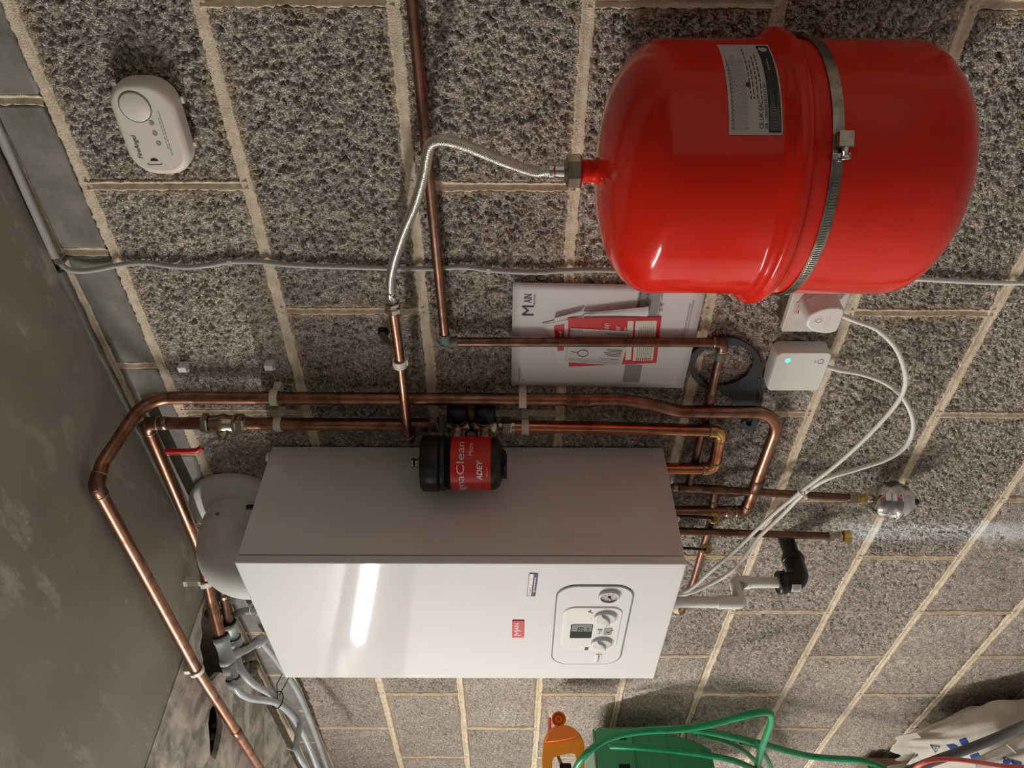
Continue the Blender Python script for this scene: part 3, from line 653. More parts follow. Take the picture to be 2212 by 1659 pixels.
# service sticker, blue edged
c1, c2, c3 = at(1143.5, 1237, BY), at(1163, 1238, BY), at(1137.5, 1287, BY)
v = (c1-c2).normalized(); u = (c1-c3).normalized(); sw, sh = (c1-c3).length, (c1-c2).length; sf = Frame((c2+c3)/2, u, v, (0, -1, 0))
st = MB().flat(rrect(sw, sh, .0022, 3), sf, .0007).build('service_sticker', 'navy', bo)
MB().flat(rrect(sw*.93, sh*.44, .001, 2), sf.off(0, sh*.22, 0), .0010).build('writing_panel', 'whiteink', st)
MB().flat(rrect(sw*.10, sh*.20, .001, 2), sf.off(-sw*.26, -sh*.26, 0), .0010).build('yellow_block', 'yellow', st)
text('21', lambda a, b: sf(-sw*.02+a, sh*.10+b, .0012), sh*.2).build('lettering', 'ink', st)
text('7', lambda a, b: sf(sw*.24+a, sh*.08+b, .0012), sh*.26, None, 'l', .3).build('lettering', 'ink', st)
lines(lambda a, b: sf(a, b, .0012), -sw*.42, -sw*.08, [sh*.12, sh*.24], sh*.05, .1, sw*.06).build('print_lines', 'ink', st)
lines(lambda a, b: sf(a, b, .0012), -sw*.18, sw*.36, [-sh*.3], sh*.14, .05, sw*.05).build('print_lines', 'whiteink', st)
# small screw heads on the rims of the case
for px, py in ((1433, 983), (1468, 1146)):
    q = at(px, py, -.05); q = Vector((BX0-.006 if py < 1000 else BX0-.01, q.y-.03 if py < 1000 else -.16, BZ0))
    MB().lathe([(.005, .001), (.005, .003), (.002, .0052)], q, (0, 0, -1), 14).build('case_screw', 'whitep', bo)
q = at(588, 972, -.03); MB().lathe([(.009, 0), (.009, .004), (.006, .006)], (BX0-.004, -.028, BZ1-.002), (0, .0, 1), 16).build('case_grommet', 'cream', bo)
# flexible lead tether and brass caps of the filling loop, hung under the boiler
for i, (px, py, qx, qy, Yc) in enumerate(((1541, 1119, 1470, 1113, -.10), (1526, 1187, 1478, 1183, -.12))):
    c = at(px, py, Yc); top = Vector((c.x+.004, c.y, BZ0-.001))
    t = thing('blanking_cap', ('brass cap ring on a black strap under the boiler, nearer the thick pipe elbow', 'brass cap ring on a black strap under the boiler, nearer its front edge')[i], 'cap', top, 'brass caps hanging under the boiler')
    e = (CAM-c).normalized(); e = Vector((e.x, e.y, .35)).normalized()
    ring = MB(); R = .0098
    ring.lathe([(R*.5, -.006), (R, -.006), (R*1.06, -.004), (R*1.06, .006), (R, .0075), (R*.62, .0075), (R*.5, .0055), (R*.5, -.006)], c, e, 24, False); ring.build('brass_ring', 'brass', t)
    MB().tube(spline([top, top.lerp(c, .5)+Vector((.002, 0, 0)), c+e*.003], 5), [.0032 if i == 0 else .0026]*11, 8).build('strap', 'black', t)
    if i == 0: MB().lathe([(.0055, 0), (.0055, .018), (.004, .02)], top, (0, 0, -1), 12).build('blue_collar', 'navy', t, 'dark blue collar')

# ------------------------------------------------------------------ flue
FX = -.940; FZ = 2.266; FYC = -.146
fl = thing('flue_pipe', 'white flue elbow rising from the boiler top into the wall', 'flue', (FX, FYC, BZ1))
path = fillet([(FX, FYC, BZ1), (FX, FYC, FZ), (FX, -.002, FZ)], .062, 14)
MB().tube(path, .0595, 40).build('elbow', 'flue', fl)
MB().lathe([(.064, 0), (.067, .004), (.067, .016), (.0605, .019)], (FX, FYC, BZ1+.0005), (0, 0, 1), 40, False).build('base_ring', 'flue', fl)
for y in (-.052, -.078): MB().lathe([(.0590, -.0035), (.0617, -.0018), (.0617, .0018), (.0590, .0035)], (FX, y, FZ), (0, 1, 0), 40, False).build('joint_ring', 'flue', fl)
col = MB().lathe([(.0590, 0), (.066, .0015), (.080, .006), (.093, .0105), (.0995, .016), (.1015, .022), (.1015, .029)], (FX, -.0300, FZ), (0, 1, 0), 48, False)
col.build('wall_collar', 'flue', fl)
a = math.radians(38)
def fsurf(ang, y, r=.0597): return Vector((FX+r*math.cos(ang), y, FZ+r*math.sin(ang))), Vector((math.cos(ang), 0, math.sin(ang)))
p_, n_ = fsurf(.25, -.066); MB().lathe([(.004, 0), (.004, .0014), (.002, .002)], p_, n_, 12).build('fixing_screw', 'steel', fl)
p_, n_ = Vector((FX+.055, -.018, FZ+.055)), Vector((.5, -.8, .4)).normalized(); MB().lathe([(.006, 0), (.006, .004), (.003, .006)], p_, n_, 10).build('collar_plug', 'grime', fl)
q = at(540, 1096, -.115); tp = thing('test_cap', 'small black capped brass test point on the boiler top', 'cap', (q.x, q.y, BZ1))
MB().lathe([(.004, 0), (.004, .010), (.003, .012)], (q.x, q.y, BZ1), (0, 0, 1), 12).build('stem', 'brass', tp)
MB().lathe([(.0052, 0), (.0055, .012), (.004, .016)], (q.x, q.y, BZ1+.010), (0, 0, 1), 12).build('cap', 'black', tp)

# ------------------------------------------------------------------ copper pipes
def sleeve(p, d, r, L, ring=True):
    d = Vector(d).normalized(); p = Vector(p); m = MB()
    return m.lathe([(r, -L/2-.001), (r+.0012, -L/2), (r+.0012, L/2), (r, L/2+.001)], p, d, 24, False)
def elbow(par, corner, d1, d2, r, leg, mat='copper_dull', label=None, solder=True):
    corner = Vector(corner); d1, d2 = Vector(d1).normalized(), Vector(d2).normalized()
    path = fillet([corner+d1*leg, corner, corner+d2*leg], r*1.25, 8)
    o = MB().tube(path, r+.0013, 24).build('elbow', mat, par, label)
    if solder:
        for d in (d1, d2): MB().lathe([(r+.0002, -.002), (r+.0019, -.0012), (r+.0019, .0012), (r+.0002, .0025)], corner+d*(leg-.001), d, 24, False).build('solder_ring', 'solder', o)
    return o
def pdir(a, b): return (Vector(b)-Vector(a)).normalized()

# A: 15 mm pipe along the third bed joint, down behind the leaflets and back to the boiler
A = [Vector((.38, -.0195, 1.8415)), Vector((-.4928, -.0195, 1.8262)), Vector((-.4922, -.0195, 1.3808)), Vector((-.8625, -.0195, 1.3768))]
pa = thing('copper_pipe', 'slim copper pipe along the mortar joint that drops in front of the white booklet', 'pipe', A[3])
MB().tube(fillet(A, .011, 6), .0075, 20).build('tube', 'copper_dull', pa)
elbow(pa, A[1], A[0]-A[1], A[2]-A[1], .0075, .017, 'verdi', 'elbow crusted with green verdigris', False)
MB().lathe([(.0076, -.002), (.010, -.001), (.0098, .003), (.0076, .004)], A[1]+Vector((0, 0, -.018)), (0, 0, 1), 16, False).build('solder_blob', 'verdi', pa)
elbow(pa, A[2], A[1]-A[2], A[3]-A[2], .0075, .016, 'copper_dull')
q = A[2]+pdir(A[2], A[3])*.026; MB().lathe([(.0077, -.008), (.0082, -.006), (.0083, .004), (.0077, .010)], q, A[3]-A[2], 16, False).build('verdigris_patch', 'verdi', pa)
sleeve(A[2].lerp(A[3], .34), A[3]-A[2], .0075, .03).build('coupler', 'copper_dull', pa)
# B: 15 mm pipe from the boiler to the small polished vessel; tees
B0, B1 = at(1405, 1049, -.020), at(1842, 1075.5, -.043)
pb = thing('copper_pipe', 'slim copper pipe below the boiler ending in the small polished vessel', 'pipe', B1)
MB().tube([B0, B1], .0075, 20).build('tube', 'copper_dull', pb)
dB = pdir(B0, B1)
def onB(px): return B0+dB*((B1-B0).length*(px-1405)/(1842-1405))
for px, L in ((1492, .05), (1546, .046)):
    c = onB(px); o = sleeve(c, dB, .0075, L).build('tee', 'copper_dull', pb)
sleeve(onB(1462), dB, .0075, .012).build('solder_ring', 'solder', pb); sleeve(onB(1518), dB, .0075, .004).build('solder_ring', 'solder', pb)
MB().nut(onB(1832), dB, .0125, .013).build('compression_nut', 'nickel', pb)
MB().lathe([(.0095, 0), (.0115, .002), (.0115, .008), (.0095, .010), (.0095, .016), (.011, .018), (.011, .022)], onB(1845), dB, 6, smooth=False).build('brass_union', 'brass', pb)
# E: branch off B running left under the boiler
E = [onB(1546), at(1534, 1132, -.022), at(1500, 1250, -.021), at(1474, 1316, -.0195), at(1468, 1328, .03)]
pe = thing('copper_pipe', 'slim copper branch pipe running left beneath the boiler into the wall', 'pipe', E[3])
MB().tube(fillet(E, .012, 5), .0075, 20).build('tube', 'copper_dull', pe)
sleeve(E[0].lerp(E[1], .42), E[1]-E[0], .0075, .03).build('branch_socket', 'copper_dull', pe)
MB().lathe([(.0075, -.004), (.022, .004), (.018, .008)], at(1473, 1320, -.004), (0, 1, 0), 14, False).build('plaster_patch', 'mortar', pe)
# C: 22 mm pipe: ceiling, bend to the wall, down, jog, under the boiler
zc = 2.376
C0 = [atz(612, 1740, zc), atz(512, 1582, zc), atz(420, 1438, zc), atz(300, 1218, zc), atz(207, 1050, zc)]
C1 = [C0[4], atz(222, 1000, zc-.002), at(316, 860, -.040), at(420, 859, -.032), at(1345, 864, -.030), at(1400, 873, -.030), at(1468, 889, -.030), at(1690, 890, -.030), at(1611, 1105, -.030), at(1435, 1104, -.030)]
pcx = thing('copper_pipe', 'thick copper pipe bent from the ceiling down the wall and under the boiler', 'pipe', C1[8])
MB().tube(C0, .011, 24).build('ceiling_run', 'copper', pcx)
MB().tube(fillet(C1, [.012, .09, .05, .1, .1, .1, .052, .014], 12), .011, 24).build('wall_run', 'copper', pcx)
elbow(pcx, C0[4], C0[3]-C0[4], C1[1]-C1[0], .011, .021, 'copper_dull')
elbow(pcx, C1[8], C1[7]-C1[8], C1[9]-C1[8], .011, .021, 'copper_dull')
for px, py, mt in ((507, 1575, 'copper_dull'),): sleeve(C0[1], C0[2]-C0[1], .011, .034).build('coupler', mt, pcx)
sleeve(at(1634, 1047, -.03), C1[7]-C1[8], .011, .034).build('coupler', 'copper_dull', pcx)
sl = sleeve(at(1250, 865, -.03), (0, 0, 1), .011, .044).build('coupler', 'copper', pcx)
for px in (1226, 1246, 1258, 1272): MB().lathe([(.0124, -.0016), (.0133, 0), (.0124, .0016)], at(px, 865, -.03), (0, 0, 1), 24, False).build('coupler_ridge', 'copper', sl)
MB().lathe([(.0001, -.003), (.003, 0), (.0001, .005)], at(1275, 872, -.042), (0, 0, -1), 8).build('solder_drip', 'solder', sl)
sleeve(at(1572, 1105, -.03), (0, 0, 1), .011, .012).build('solder_ring', 'solder', pcx)
# D: 22 mm pipe with lever valve and filter
DY = -.035
D = [at(316, 914, DY), at(500, 914.5, DY), at(900, 918, DY), at(1300, 923.5, DY), at(1557, 931, DY), at(1542, 1012, DY), at(1430, 1012, DY)]
zd = D[0].z
D0 = [atz(478, 1379, 2.347), atz(456, 1296, 2.354), atz(433, 1190, 2.352), D[0]]
pd = thing('copper_pipe', 'thick copper pipe with the red lever valve and the magnetic filter in its length', 'pipe', D[5])
def onD(px):
    for a, b, qa, qb in ((0, 1, 316, 500), (1, 2, 500, 900), (2, 3, 900, 1300), (3, 4, 1300, 1557)):
        if qa <= px <= qb: return D[a].lerp(D[b], (px-qa)/(qb-qa))
MB().tube([D[0], onD(446)], .011, 24).build('tube', 'copper_dull', pd)
MB().tube([onD(528), D[2], onD(932)], .011, 24).build('tube', 'copper', pd)
MB().tube(fillet([onD(1098), D[3], D[4], D[5], D[6]], [0, .014, .014], 8), .011, 24).build('tube', 'copper_new', pd)
MB().tube(fillet(D0, [.06, .5], 10), .011, 24).build('ceiling_run', 'copper', pd)
elbow(pd, D[0], D0[2]-D[0], D[1]-D[0], .011, .021, 'copper_dull'); sleeve(D[0]+Vector((0, 0, -.031)), (0, 0, 1), .011, .010).build('solder_smear', 'solder', pd)
elbow(pd, D[4], D[3]-D[4], D[5]-D[4], .011, .021, 'brassy', 'bright straw-coloured elbow'); elbow(pd, D[5], D[4]-D[5], D[6]-D[5], .011, .021, 'brassy', 'bright straw-coloured elbow')
te = sleeve(onD(897), (0, 0, 1), .011, .044).build('tee', 'copper_dull', pd)
# second stub to the plastic pipes
S = [atz(476, 1250, 2.364), atz(487, 1300, 2.364), atz(496, 1350, 2.360)]
psb = thing('copper_pipe', 'short copper stub emerging behind the flue to a grey plastic coupling', 'pipe', S[2])
MB().tube(S, .011, 20).build('tube', 'copper_dull', psb); sleeve(S[1].lerp(S[0], .3), S[1]-S[0], .011, .012).build('solder_ring', 'solder', psb)
# G: 15 mm pipe from the hose to the tee
GY = -.076
G = [at(850, 676, GY), at(861.5, 757, GY), at(884, 947, GY), Vector((0, 0, 0))]
G[3] = Vector((onD(897).x, DY, G[2].z)); G[2] = Vector((G[3].x, GY, G[3].z+.001))
pg = thing('copper_pipe', 'slim copper pipe from the braided hose crossing in front of the thick pipe', 'pipe', G[2])
MB().tube(fillet(G, .012, 6), .0075, 20).build('tube', 'copper', pg)
elbow(pg, G[2], G[1]-G[2], G[3]-G[2], .0075, .016, 'copper_dull')
# F: capped discharge pipe
F0, F1 = at(1440, 1146, -.036), at(1796, 1158.5, -.036)
pf = thing('copper_pipe', 'slim copper pipe with a capped brass end hanging below the boiler', 'pipe', F1)
MB().tube([F0, F1], .0075, 20).build('tube', 'copper_dull', pf); dF = pdir(F0, F1)
MB().nut(F1-dF*.008, dF, .0115, .010).lathe([(.009, .010), (.009, .020)], F1-dF*.008, dF, 20).nut(F1+dF*.012, dF, .0112, .009).build('compression_fitting', 'nickel', pf)
MB().nut(F1+dF*.0215, dF, .0140, .016).lathe([(.011, .016), (.007, .0175)], F1+dF*.0215, dF, 20).build('end_cap', 'brass', pf)

# ------------------------------------------------------------------ pipe clips
def clip(px, py, Y, r, axis, n, label, wid=.0125, cy=0.0, cat='pipe clip', mat='nylon', dz=None):
    c = Vector(px) if dz else at(px, py, Y); axis = Vector(axis).normalized(); n = Vector(n).normalized(); s = axis.cross(n).normalized()
    dist = cy
    t = thing('pipe_clip', label, 'clip', c+n*dist, 'white clips holding the pipes')
    fr = Frame(c, s, n, axis); R = r+.0032
    ro = [(R*math.cos(a), R*math.sin(a)) for a in [2*PI*i/28 for i in range(28)]]; ri = [((r+.0003)*math.cos(a), (r+.0003)*math.sin(a)) for a in [2*PI*i/28 for i in range(28)]]
    MB().slab(ro, [ri], fr, -wid/2, wid/2).build('band', mat, t)
    st = MB().prism([(-r*.62, R*.8), (r*.62, R*.8), (r*.75, dist), (-r*.75, dist)], fr, -wid/2, wid/2) if dist > R else MB().box((0, R*.9, 0), (r*1.3, .005, wid), 0, fr)
    st.build('stem', mat, t)
    MB().box((R*.98, .004, 0), (.0045, .008, wid*.9), .0008, fr).build('latch', mat, t)
    return t
N = (0, 1, 0); Zx = (0, 0, 1); Up = (0, 0, 1)
clip(594, 859, -.0315, .011, Zx, N, 'white clip on the thick bent pipe near the ceiling', cy=.0315)
q = onD(602); clip(q, 0, 0, .011, Zx, N, 'white clip on the lever valve pipe beside the boiler top corner', cy=.035, dz=1)
clip(1129, 864, -.030, .011, Zx, N, 'white clip on the thick bent pipe below the booklet corner', cy=.030)
q = onD(1134); clip(q, 0, 0, .011, Zx, N, 'white clip on the filter pipe just under the filter', cy=.035, dz=1)
q = G[0].lerp(G[2], (771-676)/(947-676)); clip(q, 0, 0, .0075, G[2]-G[0], N, 'white clip on the slim pipe coming from the braided hose', cy=.024, dz=1)
q = C0[2].lerp(C0[1], .05); clip(q, 0, 0, .011, C0[2]-C0[1], Up, 'white clip fixing the long copper pipe to the ceiling seam', cy=.024, dz=1)
q = D0[2].lerp(D0[1], .62)+Vector((0, 0, .0)); clip(q, 0, 0, .011, D0[2]-D0[1], Up, 'white ceiling clip half behind the flue elbow', cy=2.4-q.z, dz=1)
for px, py, lb in ((397, 791, 'small empty white clip on the block nearer the ceiling'), (583, 787, 'small empty white clip on the block further below the ceiling')):
    c = at(px, py, -.006); t = thing('cable_clip', lb, 'clip', c, 'small empty white clips on the wall'); fr = Frame((c.x, 0, c.z))
    MB().box((0, 0, .008), (.011, .014, .017), .001, fr).build('body', 'whitep', t); MB().box((-.008, -.002, .005), (.007, .010, .007), .001, fr).build('hook', 'whitep', t)
# ------------------------------------------------------------------ lever valve
vc = onD(482); X_ = Vector((1, 0, 0))
va = thing('lever_valve', 'nickel lever valve with a red handle on the copper pipe by the ceiling', 'valve', vc)
b = MB()
b.lathe([(.0135, -.022), (.0150, -.020), (.0150, -.010), (.0165, -.006), (.0175, 0), (.0165, .006), (.0150, .010), (.0150, .020), (.0135, .022)], vc, (0, 0, -1), 28)
b.nut(vc+Vector((0, 0, -.0185)), (0, 0, -1), .0178, .008, 8).build('body', 'nickel', va)
MB().nut(onD(438), (0, 0, -1), .0185, .0125).build('compression_nut', 'nickel', va); MB().nut(onD(513), (0, 0, -1), .0175, .0140).lathe([(.013, .014), (.013, .018)], onD(513), (0, 0, -1), 20).build('compression_nut', 'nickel', va)
MB().lathe([(.012, 0), (.012, .002), (.011, .002), (.011, .004), (.012, .004), (.012, .006)], onD(507), (0, 0, -1), 20).build('thread', 'nickel', va)
sd = Vector((-.62, -.78, 0)).normalized()      # the spindle points out and to the left
MB().lathe([(.010, .008), (.010, .020), (.007, .022), (.007, .027)], vc, sd, 18).build('spindle', 'nickel', va)
hb = vc+sd*.027; sU = sd.cross(Vector((0, 0, 1))).normalized()
hf = Frame(hb, (0, 0, 1), sU, sd)
MB().box((.004, 0, .0012), (.030, .012, .0022), .0006, hf).build('lever_plate', 'nickel', va)
MB().nut(hf(0, 0, .002), sd, .006, .004).build('lever_nut', 'chrome', va)
a0, a1 = hf(.017, 0, .0012), hf(.037, 0, .0175)
l1 = Frame((a0+a1)/2, (a1-a0), sU, sd); l1 = Frame((a0+a1)/2, (a1-a0), sU, (a1-a0).cross(sU)); MB().box((0, 0, 0), ((a1-a0).length+.003, .012, .0024), .0006, l1).build('lever_plate', 'chrome', va)
pts = [hf(.034, 0, .0155), hf(.041, 0, .0205), hf(.053, 0, .0215), hf(.075, 0, .0215), hf(.091, 0, .0215), hf(.0965, 0, .0215)]
m = MB(); m.tube(fillet(pts, .008, 4), .005, 14)
ctr = hb
for i, v in enumerate(m.v):                     # flattened sleeve, a little wider than thick
    d = v-ctr; s = d.dot(sU); k = min(1, max(.35, (.0982-(d.dot(Vector((0, 0, 1)))))/.012)); m.v[i] = v+sU*s*(.6*k-(1-k)*.5)
m.build('handle', 'redplastic', va)

# ------------------------------------------------------------------ magnetic filter
fc = Vector((-.6850, -.108, 1.80)); fx = lambda px: at(px, 990, -.108).z
fil = thing('magnetic_filter', 'black magnetic filter with a red label in front of the boiler side', 'filter', (fc.x, fc.y, fx(1092)))
def fp_(r, px): return (r, fx(px)-fc.z)
ax = (fc.x, fc.y, fc.z); R = .0445
MB().lathe([fp_(.036, 952), fp_(R, 948), fp_(R, 1062), fp_(R, 1068), fp_(R-.003, 1076), fp_(.036, 1081), fp_(.030, 1084), fp_(.0001, 1084)][::-1], ax, (0, 0, 1), 56).build('canister', 'black', fil)
cap = MB(); seg = 72; prof = [(.030, 910), (.044, 910.5), (.0475, 914), (.0478, 946), (.0462, 950), (.040, 951)]
V = []
for r, px in prof:
    for k in range(seg):
        rib = .0014 if (k % 6 == 0 and 912 < px < 947) else 0; a = 2*PI*k/seg
        V.append((fc.x+(r-rib)*math.cos(a), fc.y+(r-rib)*math.sin(a), fx(px)))
cap.add(V, [(i*seg+k, i*seg+(k+1) % seg, (i+1)*seg+(k+1) % seg, (i+1)*seg+k) for i in range(len(prof)-1) for k in range(seg)], True)
cap.add(V[:seg], [tuple(range(seg))], False); cap.build('screw_cap', 'black', fil)
MB().lathe([fp_(.0455, 952), fp_(.0468, 954), fp_(.0468, 961), fp_(.0448, 963)][::-1], ax, (0, 0, 1), 56, False).build('collar', 'black', fil)
MB().lathe([(.009, 0), (.009, .006), (.007, .007), (.007, .013), (.0085, .014), (.0085, .018), (.006, .019)], (fc.x, fc.y, fx(911)), (0, 0, 1), 20).build('bleed_screw', 'nickel', fil)
bt = MB(); bt.lathe([fp_(.034, 1081), fp_(.024, 1088), fp_(.020, 1093)][::-1], ax, (0, 0, 1), 8, smooth=False); bt.box((fc.x+.004, fx(1091), -fc.y+.01), (.03, .006, .03), .001); bt.build('bottom_boss', 'black', fil)
RL = R+.0005
def flab(s, z, c=0): a = s/RL; return Vector((fc.x+(RL+c)*math.sin(a), fc.y-(RL+c)*math.cos(a), z))
zl0, zl1 = fx(1061), fx(976)
lb = MB(); n = 40; V = [flab(-.125+.255*i/n, z) for z in (zl0, zl1) for i in range(n+1)]
lb.add(V, [(i, i+1, n+2+i, n+1+i) for i in range(n)]); lab = lb.build('label', 'redlabel', fil)
def fan(px, py): th, z = cyl_hit(px, py, fc.x, fc.y, RL); return th*RL, z
def ftext(s, p0, p1, h, dz=0):
    (s0, z), (s1, _) = fan(*p0), fan(*p1)
    text(s, lambda a, b: flab(s0+a, z+b, .0003), h, s1-s0).build('lettering', 'whiteink', lab)
s1, zt = fan(1006, 955); 
wfull = (s1-fan(1006, 1041)[0])*1.72
text('MagnaClean', lambda a, b: flab(s1-wfull+a, fx(1005)+b, .0003), .0125, wfull).build('lettering', 'whiteink', lab)
ftext('Micro', (1021, 984), (1021, 957), .0072)
text('ADEY', lambda a, b: flab(fan(1043, 1037)[0]+a, fx(1043)+b, .0003), .0085, abs(fan(1043, 995)[0]-fan(1043, 1037)[0]), 'l', .15, .035).build('lettering', 'whiteink', lab)
ftext('adey.com', (1053, 1030), (1053, 1009), .0030)
text('R', lambda a, b: flab(s1+.001+a, fx(992)+b, .0003), .0018).build('lettering', 'whiteink', lab)
# two isolating valves behind it on the pipe
zv = [onD(990), onD(1048)]
for c in zv:
    v = MB(); v.lathe([(.0150, -.020), (.0185, -.016), (.0205, -.008), (.0205, .008), (.0185, .016), (.0150, .020)], c, (0, 0, 1), 28)
    o = v.build('valve_body', 'nickel', fil)
    MB().lathe([(.016, .0), (.016, .060)], c, (fc.x-c.x, fc.y-c.y, 0), 24).build('valve_outlet', 'nickel', o)
    MB().lathe([(.0165, -.014), (.0195, .002), (.0195, .005)], c+Vector((.016, 0, 0)), (1, 0, 0), 28, False).build('valve_bonnet', 'nickel', o)
    MB().lathe([(.0185, .003), (.0185, .024), (.016, .029), (.0001, .029)], c+Vector((.0185, 0, 0)), (1, 0, 0), 28).build('valve_cap', 'bluecap', o)
m = MB().lathe([(.011, 0), (.011, .012)], onD(967), (0, 0, -1), 20).build('valve_tail', 'nickel', fil); m = MB(); m.lathe([(.011, 0), (.011, .010)], onD(1078), (0, 0, -1), 20)
m.build('valve_tail', 'nickel', fil)
MB().nut(onD(948), (0, 0, 1), .0165, .017, 6).build('compression_nut', 'nickel', fil); MB().nut(onD(1084), (0, 0, -1), .0175, .017, 6).lathe([(.0135, .017), (.0135, .022)], onD(1084), (0, 0, -1), 20).build('compression_nut', 'nickel', fil)
c = zv[0].lerp(zv[1], .5); MB().lathe([(.0105, -.03), (.0105, .03)], c, (0, 0, 1), 18).build('bridge', 'black', fil)

# ------------------------------------------------------------------ expansion vessel, hose, band
VX, VY, VR = -.1312, -.1506, .1380; VT, VB = 1.6235, 1.2335
vz = lambda t: VT-t
ve = thing('expansion_vessel', 'large red pressure vessel strapped upright to the block wall', 'vessel', (VX, VY, VB))
dome = []
for i in range(15):
    a = PI/2*i/14; dome.append((VR*math.sin(a)**.82, .062*math.cos(a)**1.1))
shell = [(max(r, .0005), VB+.062-h) for r, h in dome] + [(VR, 1.36), (VR, 1.424), (.1395, 1.431), (.1440, 1.434), (.1478, 1.437), (.1492, 1.442), (.1492, 1.447), (.1470, 1.4505), (.1445, 1.4515), (.1442, 1.4545), (.1405, 1.457), (VR, 1.461), (VR, 1.50)] + [(max(r, .0005), VT-.062+h) for r, h in reversed(dome)]
MB().lathe(shell, (VX, VY, 0), (0, 0, 1), 96, False).build('shell', 'red', ve)
nk = MB(); pr = [(.016, VT-.002), (.0145, VT+.003)]
z = VT+.004
for i in range(8): pr += [(.0122, z), (.0132, z+.0008), (.0132, z+.0012), (.0122, z+.002)]; z += .0021
nk.lathe(pr, (VX, VY, 0), (0, 0, 1), 28); nk.build('threaded_neck', 'red', ve)
RV = VR+.0006
def vlab(s, z, c=0): a = s/RV; return Vector((VX+(RV+c)*math.sin(a), VY-(RV+c)*math.cos(a), z))
def vh(px, py): th, z = cyl_hit(px, py, VX, VY, RV); return th*RV, z
LT = [vh(1577, 291), vh(1712, 293), vh(1680, 93), vh(1548, 101)]
ls0, ls1 = (LT[0][0]+LT[1][0])/2, (LT[2][0]+LT[3][0])/2; lz1, lz0 = (LT[0][1]+LT[3][1])/2, 1.4625
def patch(s0, s1, z0, z1, c, n=24):
    V = [vlab(s0+(s1-s0)*i/n, z, c) for z in (z0, z1) for i in range(n+1)]
    return MB().add(V, [(i, i+1, n+2+i, n+1+i) for i in range(n)])
la = patch(ls0, ls1, lz0, lz1, 0).build('label', 'label', ve)
W_, H_ = ls1-ls0, lz1-lz0; LF = lambda u, v, c=.0003: vlab(ls0+W_*u, lz0+H_*v, c)
def lpatch(u0, u1, v0, v1, mat, nm, c=.0002): return patch(ls0+W_*u0, ls0+W_*u1, lz0+H_*v0, lz0+H_*v1, c, 12).build(nm, mat, la)
lpatch(.02, .97, .03, .26, 'ink', 'black_band')
lines(lambda a, b: LF(a, b), .04, .40, [.06+.022*i for i in range(8)], .008, .5, .02).build('print_lines', 'inkfaint', la)
lines(lambda a, b: LF(a, b), .60, .75, [.14], .03, .0, .03).build('print_lines', 'inkfaint', la)
lo = MB(); lo.add([LF(.90+.045*math.cos(t), .155+.085*math.sin(t), .0004) for t in [2*PI*i/20 for i in range(20)]], [tuple(range(20))]); lo.build('round_emblem', 'label', la)
lpatch(.93, .965, .06, .25, 'ink', 'emblem_bar', .0006)
text('24 - 0000026311530', lambda a, b: vlab(ls0+W_*.05+a, lz0+H_*.275+b, .0004), H_*.055, W_*.40).build('lettering', 'ink', la)
text('CE UK EAC', lambda a, b: vlab(ls0+W_*.05+a, lz0+H_*.36+b, .0004), H_*.075, W_*.24).build('lettering', 'ink', la)
lines(lambda a, b: LF(a, b), .30, .95, [.36, .43, .50, .56], .018, .5, .05).build('print_lines', 'ink', la)
lines(lambda a, b: LF(a, b), .04, .80, [.64+.026*i for i in range(11)], .007, .12, .03).build('print_lines', 'inkgrey', la)
lines(lambda a, b: LF(a, b), .04, .80, [.915, .935], .009, .12, .03).build('print_lines', 'ink', la)
rw = MB(); 
for v in (.34, .42, .49, .555): rw.add([LF(.03, v), LF(.97, v), LF(.97, v+.004), LF(.03, v+.004)], [(0, 1, 2, 3)])
rw.build('rules', 'inkfaint', la)
sc_ = MB(); sc_.add([LF(.44+.025*math.cos(t)*1.0, .60+.045*math.sin(t), .0004) for t in [2*PI*i/16 for i in range(16)]], [tuple(range(16))]); sc_.build('printed_symbol', 'ink', la)

# worm drive band that straps it
bz = 1.4095
ba = thing('strap_band', 'steel worm-drive band strapped around the red vessel', 'strap', (VX, VY, bz))
BR = VR+.0007
def bnd(th, z, c=0): return Vector((VX+(BR+c)*math.sin(th), VY-(BR+c)*math.cos(th), z))
th0, _ = cyl_hit(1803, 305, VX, VY, BR)
n = 120; m = MB(); prof = [(0, -.0055), (.0011, -.0055), (.0011, .0055), (0, .0055)]
V = [bnd(2*PI*i/n, bz+z, c) for i in range(n) for c, z in prof]
m.add(V, [(i*4+k, i*4+(k+1) % 4, ((i+1) % n)*4+(k+1) % 4, ((i+1) % n)*4+k) for i in range(n) for k in range(4)], False)
m.build('strap', 'steel', ba)
nt = MB(); th = th0-.13
while th > th0-1.75:
    nt.add([bnd(th, bz-.003, .0012), bnd(th-.006, bz+.003, .0012), bnd(th-.006-.009, bz+.003, .0012), bnd(th-.009, bz-.003, .0012)]+[bnd(th, bz-.003, .0019), bnd(th-.006, bz+.003, .0019), bnd(th-.015, bz+.003, .0019), bnd(th-.009, bz-.003, .0019)], [(4, 5, 6, 7), (0, 1, 5, 4), (1, 2, 6, 5), (2, 3, 7, 6), (3, 0, 4, 7)], False); th -= .0215
nt.build('worm_notches', 'chrome', ba, kind='stuff')
def bf(th, z, c): 
    o = bnd(th, z, c); return Frame(o, (math.cos(th), math.sin(th), 0), (0, 0, 1), (math.sin(th), -math.cos(th), 0))
f = bf(th0, bz-.004, .0012)
hs = MB().box((0, 0, .0045), (.0155, .0145, .0090), .001, f).build('screw_housing', 'nickel', ba)
MB().lathe([(.0035, 0), (.0035, .008), (.0048, .008), (.0048, .012), (.003, .0125)], f(-.0070, -.0, .0052), -f.u, 14).build('screw', 'chrome', ba)
